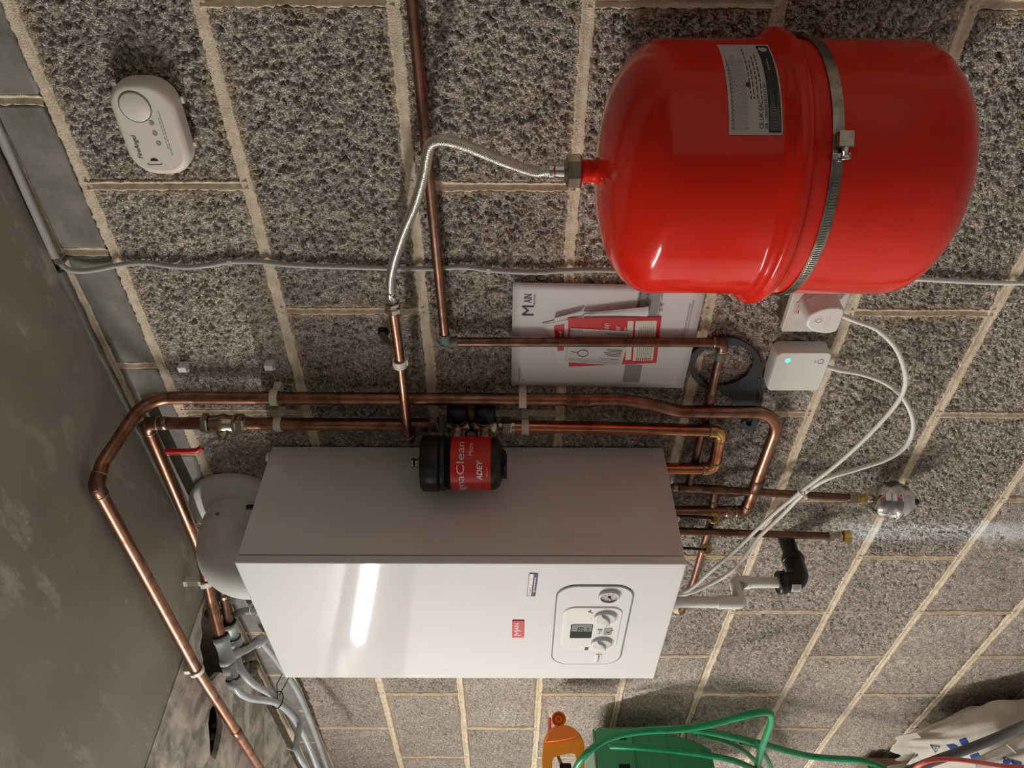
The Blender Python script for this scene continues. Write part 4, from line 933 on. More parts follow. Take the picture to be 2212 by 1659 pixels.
f = bf(th0-.105, bz, .0012); MB().box((0, 0, .0015), (.006, .0135, .003), .0008, f).box((0, -.0085, .002), (.007, .004, .005), .001, f).build('end_clip', 'chrome', ba)
f = bf(th0+.5, bz, .0012); 

# braided hose
hs_ = thing('braided_hose', 'braided steel hose from the red vessel neck to a copper pipe', 'hose', (VX, VY, VT))
HP = [(VX, VY, 1.668), (VX, VY-.001, 1.684)]+PP([(1150, 370, -.149), (1080, 346, -.147), (1015, 319, -.143), (970, 305, -.140), (945, 304, -.138), (930, 313, -.135), (923, 335, -.131), (916, 375, -.124), (898, 437, -.112), (872, 500, -.100), (853, 556, -.088), (844, 600, -.079), (843.5, 637, GY)])
cl = spline(HP, 7); m = MB(); m.tube(cl, .0066, 18, cap=False); ho = m.build('hose', 'braid', hs_)
me = ho.data; uvl = me.uv_layers.new(name='UVMap'); ln = [0.]
for a, b in zip(cl[:-1], cl[1:]): ln.append(ln[-1]+(b-a).length)
for p in me.polygons:
    ks = [me.loops[l].vertex_index % 18 for l in p.loop_indices]; wrap = max(ks)-min(ks) > 9
    for l, k in zip(p.loop_indices, ks):
        i = me.loops[l].vertex_index//18; uvl.data[l].uv = (ln[i]*4.0, ((k+18) if (wrap and k < 9) else k)/18*.0415*4.0)
MB().lathe([(.0079, 0), (.0078, .009), (.0072, .011), (.0078, .013), (.009, .015), (.009, .019)], (VX, VY, 1.659), (0, 0, 1), 24).build('ferrule', 'chrome', hs_)
MB().nut((VX, VY, VT+.0175), (0, 0, 1), .0188, .0175, 6).lathe([(.0150, .0175), (.0110, .0205)], (VX, VY, VT+.0175), (0, 0, 1), 24).build('union_nut', 'nickel', hs_)
e0, e1 = at(843.5, 637, GY), at(849.5, 672, GY); d = pdir(e0, e1)
MB().lathe([(.0078, -.006), (.0086, -.004), (.0074, -.002), (.0074, .009), (.0090, .011)], e0, d, 24).build('ferrule', 'chrome', hs_)
c = e0.lerp(e1, .42); MB().nut(c, d, .0118, .0065).lathe([(.0095, .0065), (.0095, .009)], c, d, 20).nut(c+d*.0085, d, .0125, .0095).lathe([(.009, .0095), (.008, .013)], c+d*.0085, d, 20).build('compression_nut', 'nickel', hs_)
# small wall hole with a plug near the slim pipe
c = at(828, 717, 0); ce = G[0].lerp(G[2], (771-676)/(947-676))+Vector((0, .024, 0))
wp = thing('wall_plug', 'dark brown rod from the block wall to the clip of the hose pipe', 'plug', (c.x, 0, c.z))
MB().tube([c+Vector((0, .004, 0)), c+Vector((0, -.012, 0)), ce], .0052, 12).build('rod', 'grime', wp); MB().lathe([(.0088, -.004), (.0088, .003), (.0055, .006)], c, (0, -1, 0), 12).build('plug_collar', 'dark', wp)

# polished shock arrestor
a0 = onB(1872); sa = thing('shock_arrestor', 'small polished steel vessel at the end of the slim copper pipe', 'vessel', onB(1972))
LA = (onB(1968)-onB(1879)).length; P = []
for i in range(9): a = PI/2*i/8; P.append((.004+.0300*math.sin(a)**.8, .026*(1-math.cos(a))))
seam = LA*.60
P += [(.0338, seam-.007), (.0372, seam-.0055), (.0384, seam-.003), (.0384, seam+.001), (.0345, seam+.0022), (.034, LA-.024)]
for i in range(1, 9): a = PI/2*i/8; P.append((max(.0005, .034*math.cos(a)**.8), LA-.024+.024*math.sin(a)))
MB().lathe(P, onB(1879), dB, 48).build('shell', 'chrome', sa)
MB().lathe([(.0075, 0), (.0075, .010)], onB(1868), dB, 16).build('neck', 'chrome', sa)
MB().lathe([(.006, 0), (.006, .011), (.004, .013)], onB(1968), dB, 14).build('valve_stub', 'black', sa)
# ------------------------------------------------------------------ booklet and leaflets behind the pipe
c00, c10, c11 = at(1108, 610, -.007), at(1104, 832, -.007), at(1475, 838, -.007)
u = (c00-c10).normalized(); v = (c10-c11).normalized(); bw, bh = .2115, (c10-c11).length
bk = thing('booklet', 'white A4 booklet held to the wall behind the copper pipe', 'booklet', c11)
BF = Frame(c11, u, v, u.cross(v)); 
if BF.w.y > 0: BF.w = -BF.w
def page(a, b, lift): return BF(a, b, lift+.0035*math.sin(a/bw*PI)*(1-b/bh)*.6)
m = MB(); nx, ny = 16, 14
for lay, off in ((0, .0005), (1, -.0022)):
    V = [page(bw*i/nx, bh*j/ny, off+(.0003*math.sin(i*1.3)*math.sin(j*.8) if not lay else 0)) for j in range(ny+1) for i in range(nx+1)]
    m.add(V, [(j*(nx+1)+i, j*(nx+1)+i+1, (j+1)*(nx+1)+i+1, (j+1)*(nx+1)+i) for j in range(ny) for i in range(nx)])
    if not lay: VF = V
q = len(VF); ring = [i for i in range(nx+1)]+[j*(nx+1)+nx for j in range(1, ny+1)]+[ny*(nx+1)+i for i in range(nx-1, -1, -1)]+[j*(nx+1) for j in range(ny-1, 0, -1)]
m.f += [(ring[i], ring[(i+1) % len(ring)], ring[(i+1) % len(ring)]+q, ring[i]+q) for i in range(len(ring))]; m.sm += [False]*len(ring)
m.build('pages', 'paper', bk)
def pg(px, py): q = at(px, py, -.008)-c11; return q.dot(u), q.dot(v)
PF = lambda a, b: page(a, b, .0012)
def ptext(s, px, py, h, w_=None, mat='ink', al='l'): a, b = pg(px, py); return text(s, lambda x, y: PF(a+x, b+y), h, w_, al).build('lettering', mat, bk)
ptext('M', 1154, 684, .0187, .0195); ptext('AIN', 1150, 656.5, .0122, .0160); ptext('HEATING', 1158, 662, .0036, .0210, 'inkgrey')
ptext('United Kingdom', 1123, 825, .0033, .0300); ptext('en', 1132, 824, .0034)
def pquad(px0, py0, px1, py1, mat, nm):
    a0, b0 = pg(px0, py1); a1, b1 = pg(px1, py0); a1, b1, a0, b0 = max(a0, a1), max(b0, b1), min(a0, a1), min(b0, b1); n = 8
    V = [page(a0+(a1-a0)*i/n, b, .00105) for b in (b0, b1) for i in range(n+1)]; return MB().add(V, [(i, i+1, n+2+i, n+1+i) for i in range(n)]).build(nm, mat, bk)
a0, b0 = pg(1344, 826); n = 10
def pband(px, pa, pb, wpx, mat):
    a_, b_ = pg(px, pb); a2, _ = pg(px, pa); hgt = wpx/1360; V = [page(a_+(a2-a_)*i/n, b, .00105) for b in (b_-hgt, b_) for i in range(n+1)]
    return MB().add(V, [(i, i+1, n+2+i, n+1+i) for i in range(n)]).build('grey_band', mat, bk)
pband(1345, 788, 826, 38, 'greyprint'); pband(1372, 615, 700, 44, 'greyprint')
ptext('Boiler Fiche', 1382, 668, .0058, .034); ptext('gas boiler', 1400, 660, .0055, .028, 'ink'); ptext('Eco Compact Combi', 1424, 688, .0050, .052); ptext('25 - 30', 1432, 672, .0045, .015)
ptext('Please include the Benchmark Commissioning Checklist', 1476, 735, .0030, .074, 'inkgrey'); ptext('and should be left with the user for safe keeping', 1487, 712, .0030, .058, 'inkgrey')
# leaflets, each flat sheet tucked between booklet and pipe
def leaf(name, label, cat, corners, mat, thick=.0008, curl=0, group='leaflets tucked behind the pipe'):
    """corners (px,py,Y) around the sheet"""
    P = [at(*c) for c in corners]; t = thing(name, label, cat, min(P, key=lambda p: p.z), group); n = 8; V = []
    for lay in (0, 1):
        for j in range(n+1):
            for i in range(n+1):
                s_, r_ = i/n, j/n; q = (P[0]*(1-s_)+P[1]*s_)*(1-r_)+(P[3]*(1-s_)+P[2]*s_)*r_
                V.append(q+Vector((0, lay*thick-curl*math.sin(s_*PI)*1.0, 0)))
    k = (n+1)**2; F = [(j*(n+1)+i, j*(n+1)+i+1, (j+1)*(n+1)+i+1, (j+1)*(n+1)+i) for j in range(n) for i in range(n)]
    rg = [i for i in range(n+1)]+[j*(n+1)+n for j in range(1, n+1)]+[n*(n+1)+i for i in range(n-1, -1, -1)]+[j*(n+1) for j in range(n-1, 0, -1)]
    m = MB().add(V, F+[tuple(x+k for x in f) for f in F]); m.add(V, [(rg[i], rg[(i+1) % len(rg)], rg[(i+1) % len(rg)]+k, rg[i]+k) for i in range(len(rg))], False)
    m.build('sheet', mat, t)
    def f(s_, r_, c=.0004): q = (P[0]*(1-s_)+P[1]*s_)*(1-r_)+(P[3]*(1-s_)+P[2]*s_)*r_; return q+Vector((0, -c-curl*math.sin(s_*PI), 0))
    return t, f
def quad(f, s0, s1, r0, r1, mat, nm, par, c=.0004, n=6):
    V = [f(s0+(s1-s0)*i/n, r, c) for r in (r0, r1) for i in range(n+1)]; return MB().add(V, [(i, i+1, n+2+i, n+1+i) for i in range(n)]).build(nm, mat, par)
# s runs world right (picture up), r runs up (picture left): corners = bottom-left, bottom-right, top-right, top-left of the upright sheet
t, f = leaf('leaflet', 'white leaflet with a red stripe, turned and lowest in the bunch behind the pipe', 'leaflet', ((1222, 795, -.0095), (1225, 685, -.0095), (1171, 699, -.0095), (1216, 796, -.0095)), 'paper2')
t, f = leaf('leaflet', 'white leaflet with a red heading strip leaning toward the maker name on the booklet', 'leaflet', ((1232, 795, -.0100), (1262, 683, -.0100), (1180, 700, -.0100), (1206, 793, -.0100)), 'paper', .0006)
quad(f, .38, .93, .52, .82, 'redprint', 'red_strip', t)
text('enlightened', lambda a, b: f(.50+a*8, .60+b*12, .0006), .009, .038).build('lettering', 'whiteink', t)
m = MB(); m.tube([f(.42+.07*math.cos(x), .18+.14*math.sin(x), .0005) for x in [2*PI*i/18 for i in range(18)]], .0004, 5, closed=True); m.tube([f(.38, .10), f(.42, .18), f(.47, .27)], .0009, 5); m.build('spanner_symbol', 'ink', t)
t, f = leaf('leaflet', 'red leaflet with a cream coupon panel, largest in the bunch behind the pipe', 'leaflet', ((1418, 784, -.0105), (1429, 685, -.0105), (1227, 687, -.0105), (1229, 792, -.0105)), 'redprint', .001)
quad(f, .07, .93, .045, .275, 'cream_print', 'coupon_panel', t); quad(f, .10, .93, .295, .36, 'cream_print', 'coupon_strip', t)
lines(lambda a, b: f(a, b, .0007), .12, .50, [.07+.022*i for i in range(8)], .007, .1, .03).build('print_lines', 'inkgrey', t); lines(lambda a, b: f(a, b, .0007), .54, .84, [.07+.022*i for i in range(8)], .007, .2, .03).build('print_lines', 'inkgrey', t)
lines(lambda a, b: f(a, b, .0007), .08, .13, [.07+.022*i for i in range(8)], .012, .0).build('print_lines', 'redprint', t)
LTF = lambda s0, r0, k=1: (lambda a, b: f(s0+a/.105, r0+b/.147, .0007))
text('2', LTF(.60, .80), .012).build('lettering', 'whiteink', t); text('year', LTF(.60, .75), .003).build('lettering', 'whiteink', t); text('warranty', LTF(.60, .69), .004, .018).build('lettering', 'whiteink', t)
text('MagnaClean', LTF(.30, .56), .0095, .062).build('lettering', 'whiteink', t); text('filter', LTF(.62, .44), .0085).build('lettering', 'whiteink', t); text('protection', LTF(.55, .37), .004, .026).build('lettering', 'whiteink', t)
lines(lambda a, b: f(a, b, .0007), .55, .93, [.385+.018*i for i in range(0)], .006, .2, .03)
t, f = leaf('leaflet', 'folded white sheet with a turned-up edge on top of the bunch behind the pipe', 'leaflet', ((1398, 684, -.0115), (1401, 663, -.0180), (1262, 676, -.0160), (1258, 679, -.0115)), 'paper2', .0006, .004)
t, f = leaf('leaflet', 'white card lying half under the red leaflet, torn at its lower corner', 'leaflet', ((1256, 676, -.0110), (1262, 672, -.0150), (1198, 687, -.0150), (1196, 694, -.0110)), 'paper', .0006, .002)
t, f = leaf('instruction_leaflet', 'grey-white alarm instruction leaflet bent around the pipe in front of the red one', 'leaflet', ((1342, 790, -.0118), (1363, 716, -.0118), (1233, 709, -.0118), (1221, 782, -.0118)), 'paper2', .0016)
quad(f, .55, .74, .02, .98, 'inkgrey', 'dark_band', t); 
UD = lambda s0, r0: (lambda a, b: f(s0-a*0+b/.078*-1, r0-a/.092, .0007))
# print on it stands on its head, reading along the picture's width
def rtext(s, s0, r0, h, w_): text(s, lambda a, b: f(s0-b/.078, r0+a/.092, .0007), h, w_).build('lettering', 'ink', t)
text('6. MAINTENANCE', lambda a, b: f(.93-b/.080, .03+a/.092, .0007), .0042, .034).build('lettering', 'ink', t); text('5. SYSTEM', lambda a, b: f(.97-b/.080, .80+a/.092, .0007), .0042, .020).build('lettering', 'ink', t)
text('ALARM SILENCE', lambda a, b: f(.20-b/.080, .08+a/.092, .0007), .0032, .030).build('lettering', 'ink', t)
m = MB()
for i in range(5): m.add([f(.26+.045*i, .06, .0006), f(.26+.045*i, .30+.03*(i % 3), .0006), f(.275+.045*i, .30+.03*(i % 3), .0006), f(.275+.045*i, .06, .0006)], [(0, 1, 2, 3)], False)
for i in range(3): m.add([f(.04+.04*i, .04, .0006), f(.04+.04*i, .95, .0006), f(.047+.04*i, .95, .0006), f(.047+.04*i, .04, .0006)], [(0, 1, 2, 3)], False)
m.build('print_lines', 'inkgrey', t); m = MB(); m.tube([f(.30+.10*math.cos(x), .72+.09*math.sin(x), .0006) for x in [2*PI*i/18 for i in range(18)]], .0004, 5, closed=True); m.tube([f(.30, .80), f(.32, .88), f(.34, .94)], .0004, 5); m.build('alarm_drawing', 'ink', t)

# ------------------------------------------------------------------ plastic filter spanner hung on the wall
ZS = lambda x, y: (1400+.2651*x, 700+.2652*y)
outl = [(530, 110), (640, 103), (720, 115), (800, 150), (868, 208), (908, 280), (930, 390), (935, 520), (922, 640), (905, 740), (880, 840), (862, 868), (822, 868), (778, 850), (752, 806), (790, 782), (800, 815), (835, 822), (848, 770), (850, 705), (800, 694), (745, 672), (690, 640), (664, 600), (655, 555), (585, 530), (490, 530), (420, 490), (352, 415), (326, 330), (350, 240), (430, 170)]
inn = [(650, 165), (742, 170), (805, 205), (855, 262), (850, 330), (800, 412), (720, 465), (620, 492), (540, 496), (460, 470), (402, 405), (372, 335), (402, 262), (460, 205), (550, 170)]
def wl(q, Y=-.006): p = at(*ZS(*q), Y); return (p.x, p.z)
sp = thing('filter_spanner', 'dark grey plastic ring spanner hung on the wall below the booklet', 'spanner', (wl(outl[10])[0], 0, wl(outl[10])[1]))
inn2 = []
for i, q in enumerate(inn):
    p, n_ = wl(q), wl(inn[(i+1) % len(inn)])
    for k in range(4):
        s_ = k/4; inn2.append((p[0]*(1-s_)+n_[0]*s_+random.uniform(-.0006, .0006), p[1]*(1-s_)+n_[1]*s_+random.uniform(-.0006, .0006)))
WF = Frame((0, 0, 0))
def dens(P, k=3):
    V = [Vector((p[0], p[1], 0)) for p in P]; V = spline(V+[V[0]], k)[:-1]; return [(v.x, v.y) for v in V]
MB().slab(dens([wl(q) for q in outl]), [inn2], WF, .0035, .0085).build('plate', 'slate', sp)
m = MB(); rim = [WF(p[0], p[1], .0088) for p in dens([wl((q[0]*.95+645*.05, q[1]*.95+330*.05)) for q in inn])]
m.tube([WF(*wl((880, 700)), .009), WF(*wl((905, 560)), .009), WF(*wl((900, 430)), .009)], .0016, 6); m.build('handle_rib', 'slate', sp)

# ------------------------------------------------------------------ alarm
al = thing('carbon_monoxide_alarm', 'rounded cream gas alarm alone high on the block wall', 'alarm', (-.138, 0, 2.14))
AF = Frame((-.1385, -.0, 2.1775)); AW, AH = .122, .0800
MB().prism(rrect(AW-.004, AH-.004, .030, 10), AF, .004, .018, .001, 1).build('back_plate', 'cream', al)
MB().prism(rrect(AW, AH, .033, 12), AF, .011, .0335, .0085, 6).build('body', 'cream', al)
def af(px, py): q = at(px, py, -.0335); return q.x+.1385, q.z-2.1775
def zz(x, y): return af(200+.1567*x, 140+.1567*y)
a_, b_ = zz(585, 580); B = AF.off(a_, b_, 0)
MB().lathe([(.0185, .0330), (.0185, .0345), (.0172, .0352), (.0001, .0353)], B(0, 0, 0), AF.w, 36).build('test_button', 'cream', al)
MB().tube([B(.0193*math.cos(t), .0193*math.sin(t), .0336) for t in [2*PI*i/40 for i in range(40)]], .0007, 6, closed=True).build('button_groove', 'inkgrey', al)
p0, p1 = zz(700, 1290), zz(585, 1000)
text('FireAngel', lambda a, b: AF(p0[0]+a, p0[1]+b, .0340), .0062, .0300, 'l', .2).build('lettering', 'ink', al)
for q in ((815, 800), (862, 943), (912, 1080)):
    a_, b_ = zz(*q); S_ = AF.off(a_, b_, 0); m = MB().tube([S_(.0027*math.cos(t), .0027*math.sin(t), .0340) for t in [2*PI*i/16 for i in range(16)]], .0003, 5, closed=True)
    m.tube([S_(0, -.0016, .034), S_(0, .0016, .034)], .0003, 5); m.build('printed_symbol', 'inkgrey', al)
a_, b_ = zz(640, 785); S_ = AF.off(a_, b_, 0); lines(lambda a, b: S_(a, b, .0340), -.001, .0016, [-.005, -.0035, -.001, .0015, .003, .0045], .0006, .2).build('printed_symbol', 'inkgrey', al)
for s0, s1 in (((1110, 1245), (908, 635)), ((1055, 1165), (908, 725))):
    q0, q1 = zz(*s0), zz(*s1); m = lines(lambda a, b: AF(a, b, .0340), q0[0], q1[0], [(q0[1]+q1[1])/2], .0007, 0, .004); m.build('print_lines', 'inkgrey', al)
a_, b_ = zz(855, 1325); S_ = AF.off(a_, b_, 0); MB().flat([(.004*math.cos(t)*.9, .0052*math.sin(t)) for t in [PI*i/12-PI/2 for i in range(13)]], S_, .0341).build('sensor_window', 'black', al)
a_, b_ = zz(865, 1378); S_ = AF.off(a_, b_, 0); MB().tube([S_(.002, .0095, .0338), S_(0, .008, .0338), S_(0, -.008, .0338), S_(.002, -.0095, .0338)], .0005, 6).build('cover_groove', 'inkgrey', al)
MB().box((.030, -.0415, .008), (.008, .006, .006), .001, AF).box((-.028, -.0415, .008), (.006, .004, .006), .001, AF).build('latch', 'cream', al)

# ------------------------------------------------------------------ double socket, plug, receiver hub
SZ1, SZ0 = 1.3040, 1.2180; SXL = -.4535; SW = .146
so = thing('wall_socket', 'white double socket half hidden beneath the red vessel', 'socket', (SXL+SW/2, 0, SZ0))
SF = Frame((SXL+SW/2, 0, (SZ0+SZ1)/2))
MB().prism(rrect(SW-.008, .082, .003, 3), SF, -.004, .031).build('back_box', 'grime', so)
MB().prism(rrect(SW, .086, .004, 3), SF, .031, .0405, .002, 2).build('face_plate', 'socket', so)
for sx in (-.036, .036):
    MB().prism(rrect(.021, .025, .001, 2), SF.off(sx+(.030 if sx < 0 else -.03)*.35, .021, 0), .040, .0420, .0006, 1).build('switch_surround', 'socket', so)
    f2 = SF.off(sx+(.030 if sx < 0 else -.03)*.35, .021, 0); V = [f2(-.0072, -.0105, .042), f2(.0072, -.0105, .042), f2(.0072, .0105, .042), f2(-.0072, .0105, .042), f2(-.0072, -.0105, .0435), f2(.0072, -.0105, .0435), f2(.0072, .0105, .0475), f2(-.0072, .0105, .0475)]
    MB().add(V, [(4, 5, 6, 7), (0, 1, 5, 4), (1, 2, 6, 5), (2, 3, 7, 6), (3, 0, 4, 7)], False).build('rocker_switch', 'socket', so)
    MB().flat([(-.006, .0098), (.006, .0098), (.006, .0080), (-.006, .0080)], Frame(f2(0, 0, .0473), f2.u, f2.v, f2.w), .0003).build('red_mark', 'redprint', so)
MB().lathe([(.003, .0405), (.003, .0415), (.001, .042)], SF(-.0301*0-.030, 0), SF.w, 12).build('face_screw', 'steel', so)
pq = at(1783, 693, -.085); pl = thing('plug', 'white mains plug in the socket under the red vessel', 'plug', (pq.x, -.0410, pq.z-.025))
PFm = Frame((pq.x, 0, pq.z))
pol = [(-.0245, -.006), (-.0235, -.016), (-.015, -.0235), (.015, -.0235), (.0235, -.016), (.0245, -.004), (.0215, .010), (.014, .021), (.006, .0255), (-.006, .0255), (-.014, .021), (-.0215, .010)]
pol = dens(pol, 4)
MB().prism([(a*1.02, b*1.02) for a, b in pol], PFm, .0412, .052, .001, 1).build('pin_base', 'socket', pl)
MB().prism(pol, PFm, .052, .0850, .0035, 3).build('body', 'whitep', pl)
em = MB(); em.tube([PFm(0, .016, .0853), PFm(-.004, .009, .0853), PFm(0, .005, .0853), PFm(.004, .009, .0853)], .0004, 5, closed=True)
for yy in (-.002, -.006): em.add([PFm(-.008, yy, .0853), PFm(.008, yy, .0853), PFm(.008, yy+.001, .0853), PFm(-.008, yy+.001, .0853)], [(0, 1, 2, 3)])
em.build('moulded_mark', 'socket', pl)
hq0, hq1 = at(1669, 755, -.029), at(1780, 858, -.029)
hb_ = thing('receiver_hub', 'white square wireless hub with a glowing green light beside the socket', 'hub', (-.538, 0, 1.212))
HX0, HX1 = at(1735, 761, -.029).x, at(1710, 844, -.029).x; HZ1 = (at(1680, 763, -.029).z+at(1655, 842, -.029).z)/2; HZ0 = (at(1797, 765, -.029).z+at(1768, 847, -.029).z)/2
HF_ = Frame(((HX0+HX1)/2, 0, (HZ0+HZ1)/2)); hw, hh = HX0-HX1, HZ1-HZ0
MB().prism(rrect(hw, hh, .010, 8), HF_, .001, .0275, .0015, 2).build('case', 'whitep', hb_)
MB().prism(rrect(hw-.0015, hh-.0015, .0095, 8), HF_, .0278, .0298, .0010, 2).build('front_plate', 'whitep', hb_)
def hp(px, py): q = at(px, py, -.0298); return q.x-HF_.o.x, q.z-HF_.o.z
a_, b_ = hp(1702, 779); MB().lathe([(.0042, .0298), (.0001, .0301)], HF_(a_, b_, 0), HF_.w, 20, False).build('status_light', 'led', hb_)
a_, b_ = hp(1773, 781); B = HF_.off(a_, b_, 0); MB().tube([B(.0046*math.cos(t), .0046*math.sin(t), .0299) for t in [2*PI*i/24 for i in range(24)]], .0005, 6, closed=True).build('pairing_button', 'inkgrey', hb_)
a_, b_ = hp(1761, 781); B = HF_.off(a_, b_, 0); MB().tube([B(.0014*math.cos(t), .0014*math.sin(t), .0300) for t in [2*PI*i/12 for i in range(12)]], .0003, 5, closed=True).build('printed_symbol', 'inkgrey', hb_)
# ------------------------------------------------------------------ cables on the wall
def flex(name, label, cat, pts, r, mat, seg=10, n=7, group=None):
    m = MB(); m.tube(spline(pts, n), r, seg); return m.build(name, mat, None, label, cat, group)
gc = [(121, 556, -.010), (129, 566, -.012), (142, 579, -.014), (160, 585, -.013), (188, 585, -.010), (220, 580, -.0085), (252, 573.5, -.0075), (285, 569, -.007), (320, 568, -.0065), (360, 574, -.0075), (405, 577, -.0075), (450, 573, -.007), (497, 565.5, -.0065), (560, 565.5, -.0065), (620, 572, -.007), (700, 575.5, -.007), (780, 577.5, -.0065), (860, 580, -.0065), (940, 580, -.0065), (1000, 577, -.0065), (1055, 583, -.0065), (1110, 587, -.007), (1170, 588, -.0065), (1235, 584, -.0065), (1320, 584, -.0065), (1600, 590, -.0065)]
wc = thing('wall_cable', 'grey sheathed cable clipped down the block wall from the ceiling', 'cable', at(1600, 590, 0))
MB().tube(spline(PP(gc), 5), .0040, 10).build('sheath', 'greycable', wc)
top = at(121, 560, -.010)
ck = [Vector((.40, -.0085, 2.3885)), atz(3, 292, 2.387), atz(60, 424, 2.387), atz(119, 556, 2.387)]
cc = thing('ceiling_cable', 'grey round conduit along the corner of wall and ceiling', 'cable', ck[3]); MB().tube(ck, .0056, 12).build('conduit', 'greycable', cc)
for nm, lab, (px, py, Y) in (('cable_clip', 'metal clip where the grey conduit leaves the ceiling corner', (128, 562, -.012)), ('cable_clip', 'grey clip on the cable midway along the top block', (497, 566, -.0065)), ('cable_clip', 'grey clip on the cable below the copper joint pipe', (1055, 583, -.0065))):
    c = at(px, py, Y); t = thing(nm, lab, 'clip', c, 'clips on the grey cable'); big = px < 200
    fr = Frame((c.x, 0, c.z), (1, 0, 0), (0, 0, 1), (0, -1, 0))
    w_ = .0105 if big else .0098
    MB().box((0, 0, (-Y+.0045)/2), (w_, .0075 if not big else .013, -Y+.0045), .0012, fr).build('saddle', 'chrome' if big else 'greycable', t)
    MB().lathe([(.0022, 0), (.0022, .002), (.0008, .003)], fr(-w_/2-.002, 0, .006), fr.w, 10).build('nail_head', 'steel', t)
wt = PP([(1560, 560, -.006), (1700, 585, -.006), (1890, 600, -.006), (1960, 602, -.006), (2040, 606, -.006), (2120, 610, -.006), (2230, 612, -.006)])
wt = wt+[Vector((wt[-1].x, -.006, .62))]
flex('white_cable', 'white cable running down the wall below the red vessel', 'cable', wt, .0036, 'cable')

# flexes of plug, hub and boiler
tie = at(1732, 1063, -.075)
plugflex = [PFm(0, -.021, .066), at(1850, 694, -.074)]+PP([(1895, 712, -.078), (1935, 752, -.082), (1954, 800, -.086), (1955, 835, -.086), (1938, 870, -.086), (1900, 915, -.085), (1850, 965, -.083), (1795, 1013, -.079), (1732, 1060, -.075), (1660, 1120, -.076), (1600, 1178, -.083), (1540, 1230, -.092), (1478, 1279, -.105)])
e = plugflex[-1]; plugflex.append(Vector((e.x-.01, e.y, BZ0+.002)))
flex('power_flex', 'white flex looping from the mains plug up to the boiler', 'cable', plugflex, .0038, 'cable')
hubflex = [HF_(0, -hh/2+.002, .012), at(1815, 800, -.014)]+PP([(1860, 808, -.022), (1910, 826, -.035), (1948, 856, -.05), (1969, 895, -.062), (1972, 930, -.068), (1955, 965, -.072), (1915, 992, -.075), (1850, 1014, -.077), (1790, 1033, -.076), (1736, 1066, -.068), (1690, 1112, -.068), (1640, 1160, -.075), (1590, 1226, -.085), (1530, 1264, -.095), (1476, 1284, -.108)])
e = hubflex[-1]; hubflex.append(Vector((e.x-.01, e.y, BZ0+.002)))
flex('hub_flex', 'white flex looping from the wireless hub up to the boiler', 'cable', hubflex, .0040, 'cable')
tt = thing('cable_tie', 'clear cable tie holding the two white flexes together', 'tie', tie)
d = pdir(at(1760, 1040, -.075), at(1700, 1090, -.075)); tu, tv, _ = basis(d)
MB().tube([tie+Vector((0, .004, 0))+tu*(.0115*math.cos(a))+tv*(.0075*math.sin(a)) for a in [2*PI*i/20 for i in range(20)]], .0016, 6, closed=True).build('loop', 'nylon', tt)
MB().box((0, 0, 0), (.007, .006, .006), .001, Frame(at(1740, 1074, -.082), tu, tv, d)).build('head', 'nylon', tt)

# ------------------------------------------------------------------ condensate drain
X0 = -1.045
dp = thing('condensate_pipe', 'white plastic condensate pipe stepping from the boiler to a black elbow', 'pipe', atx(1690, 1263, X0))
d0 = atx(1460, 1298, X0); d1 = atx(1602, 1301, X0); d2 = atx(1586, 1258, X0); d3 = atx(1690, 1263, X0)
d0.y = d1.y; d1.x = d0.x = d2.x = d3.x = X0; d2.z = (d1.z+d2.z)/2; d1.z = d2.z; d3.y = d2.y; d0.z = BZ0-.001
r_ = .0108
MB().tube([d0, d1], r_, 24).build('drop', 'whitep', dp)
sl = Vector((0, 0, 1))
MB().tube(fillet([d1+sl*.046, d1, d2, d2-sl*.028], .0045, 4), r_+.0024, 24).build('double_elbow', 'whitep', dp)
MB().tube([d2, d3+Vector((0, 0, .0))], r_, 24).build('lower_length', 'whitep', dp)
wpz = d3.z-.038
bk_ = thing('waste_pipe', 'black waste pipe and elbow going into the wall under the boiler', 'pipe', (X0, d3.y, wpz-.02))
MB().tube(fillet([(X0, d3.y, d3.z+.008), (X0, d3.y, wpz), (X0, -.045, wpz)], .024, 10), .0205, 28).build('elbow', 'blackpvc', bk_)
MB().lathe([(.0205, -.0075), (.0235, -.0065), (.0235, .0065), (.0205, .008)], (X0, d3.y, d3.z+.001), (0, 0, 1), 28, False).lathe([(.0112, 0), (.0235, .0)], (X0, d3.y, d3.z+.0075), (0, 0, 1), 28, False).build('collar', 'blackpvc', bk_)
MB().lathe([(.0205, -.005), (.0228, -.004), (.0228, .004), (.0205, .005)], (X0, -.055, wpz), (0, 1, 0), 28, False).build('collar', 'blackpvc', bk_)
MB().tube([(X0, -.060, wpz), (X0, .004, wpz)], .0165, 28).build('wall_length', 'blackpvc', bk_)
m = MB(); m.add([(X0+.0207*math.cos(a), d3.y-.0207*math.sin(a), z) for z in (d3.z-.013, d3.z-.032) for a in [(.75+.9*i/8) for i in range(9)]], [(i, i+1, i+10, i+9) for i in range(8)]); lb_ = m.build('sticker', 'paper2', bk_)
for a in (.95, 1.1, 1.2, 1.35): MB().add([(X0+.0209*math.cos(q), d3.y-.0209*math.sin(q), z) for z in (d3.z-.016, d3.z-.029) for q in (a, a+.05)], [(0, 1, 3, 2)]).build('barcode_bar', 'inkgrey', lb_)

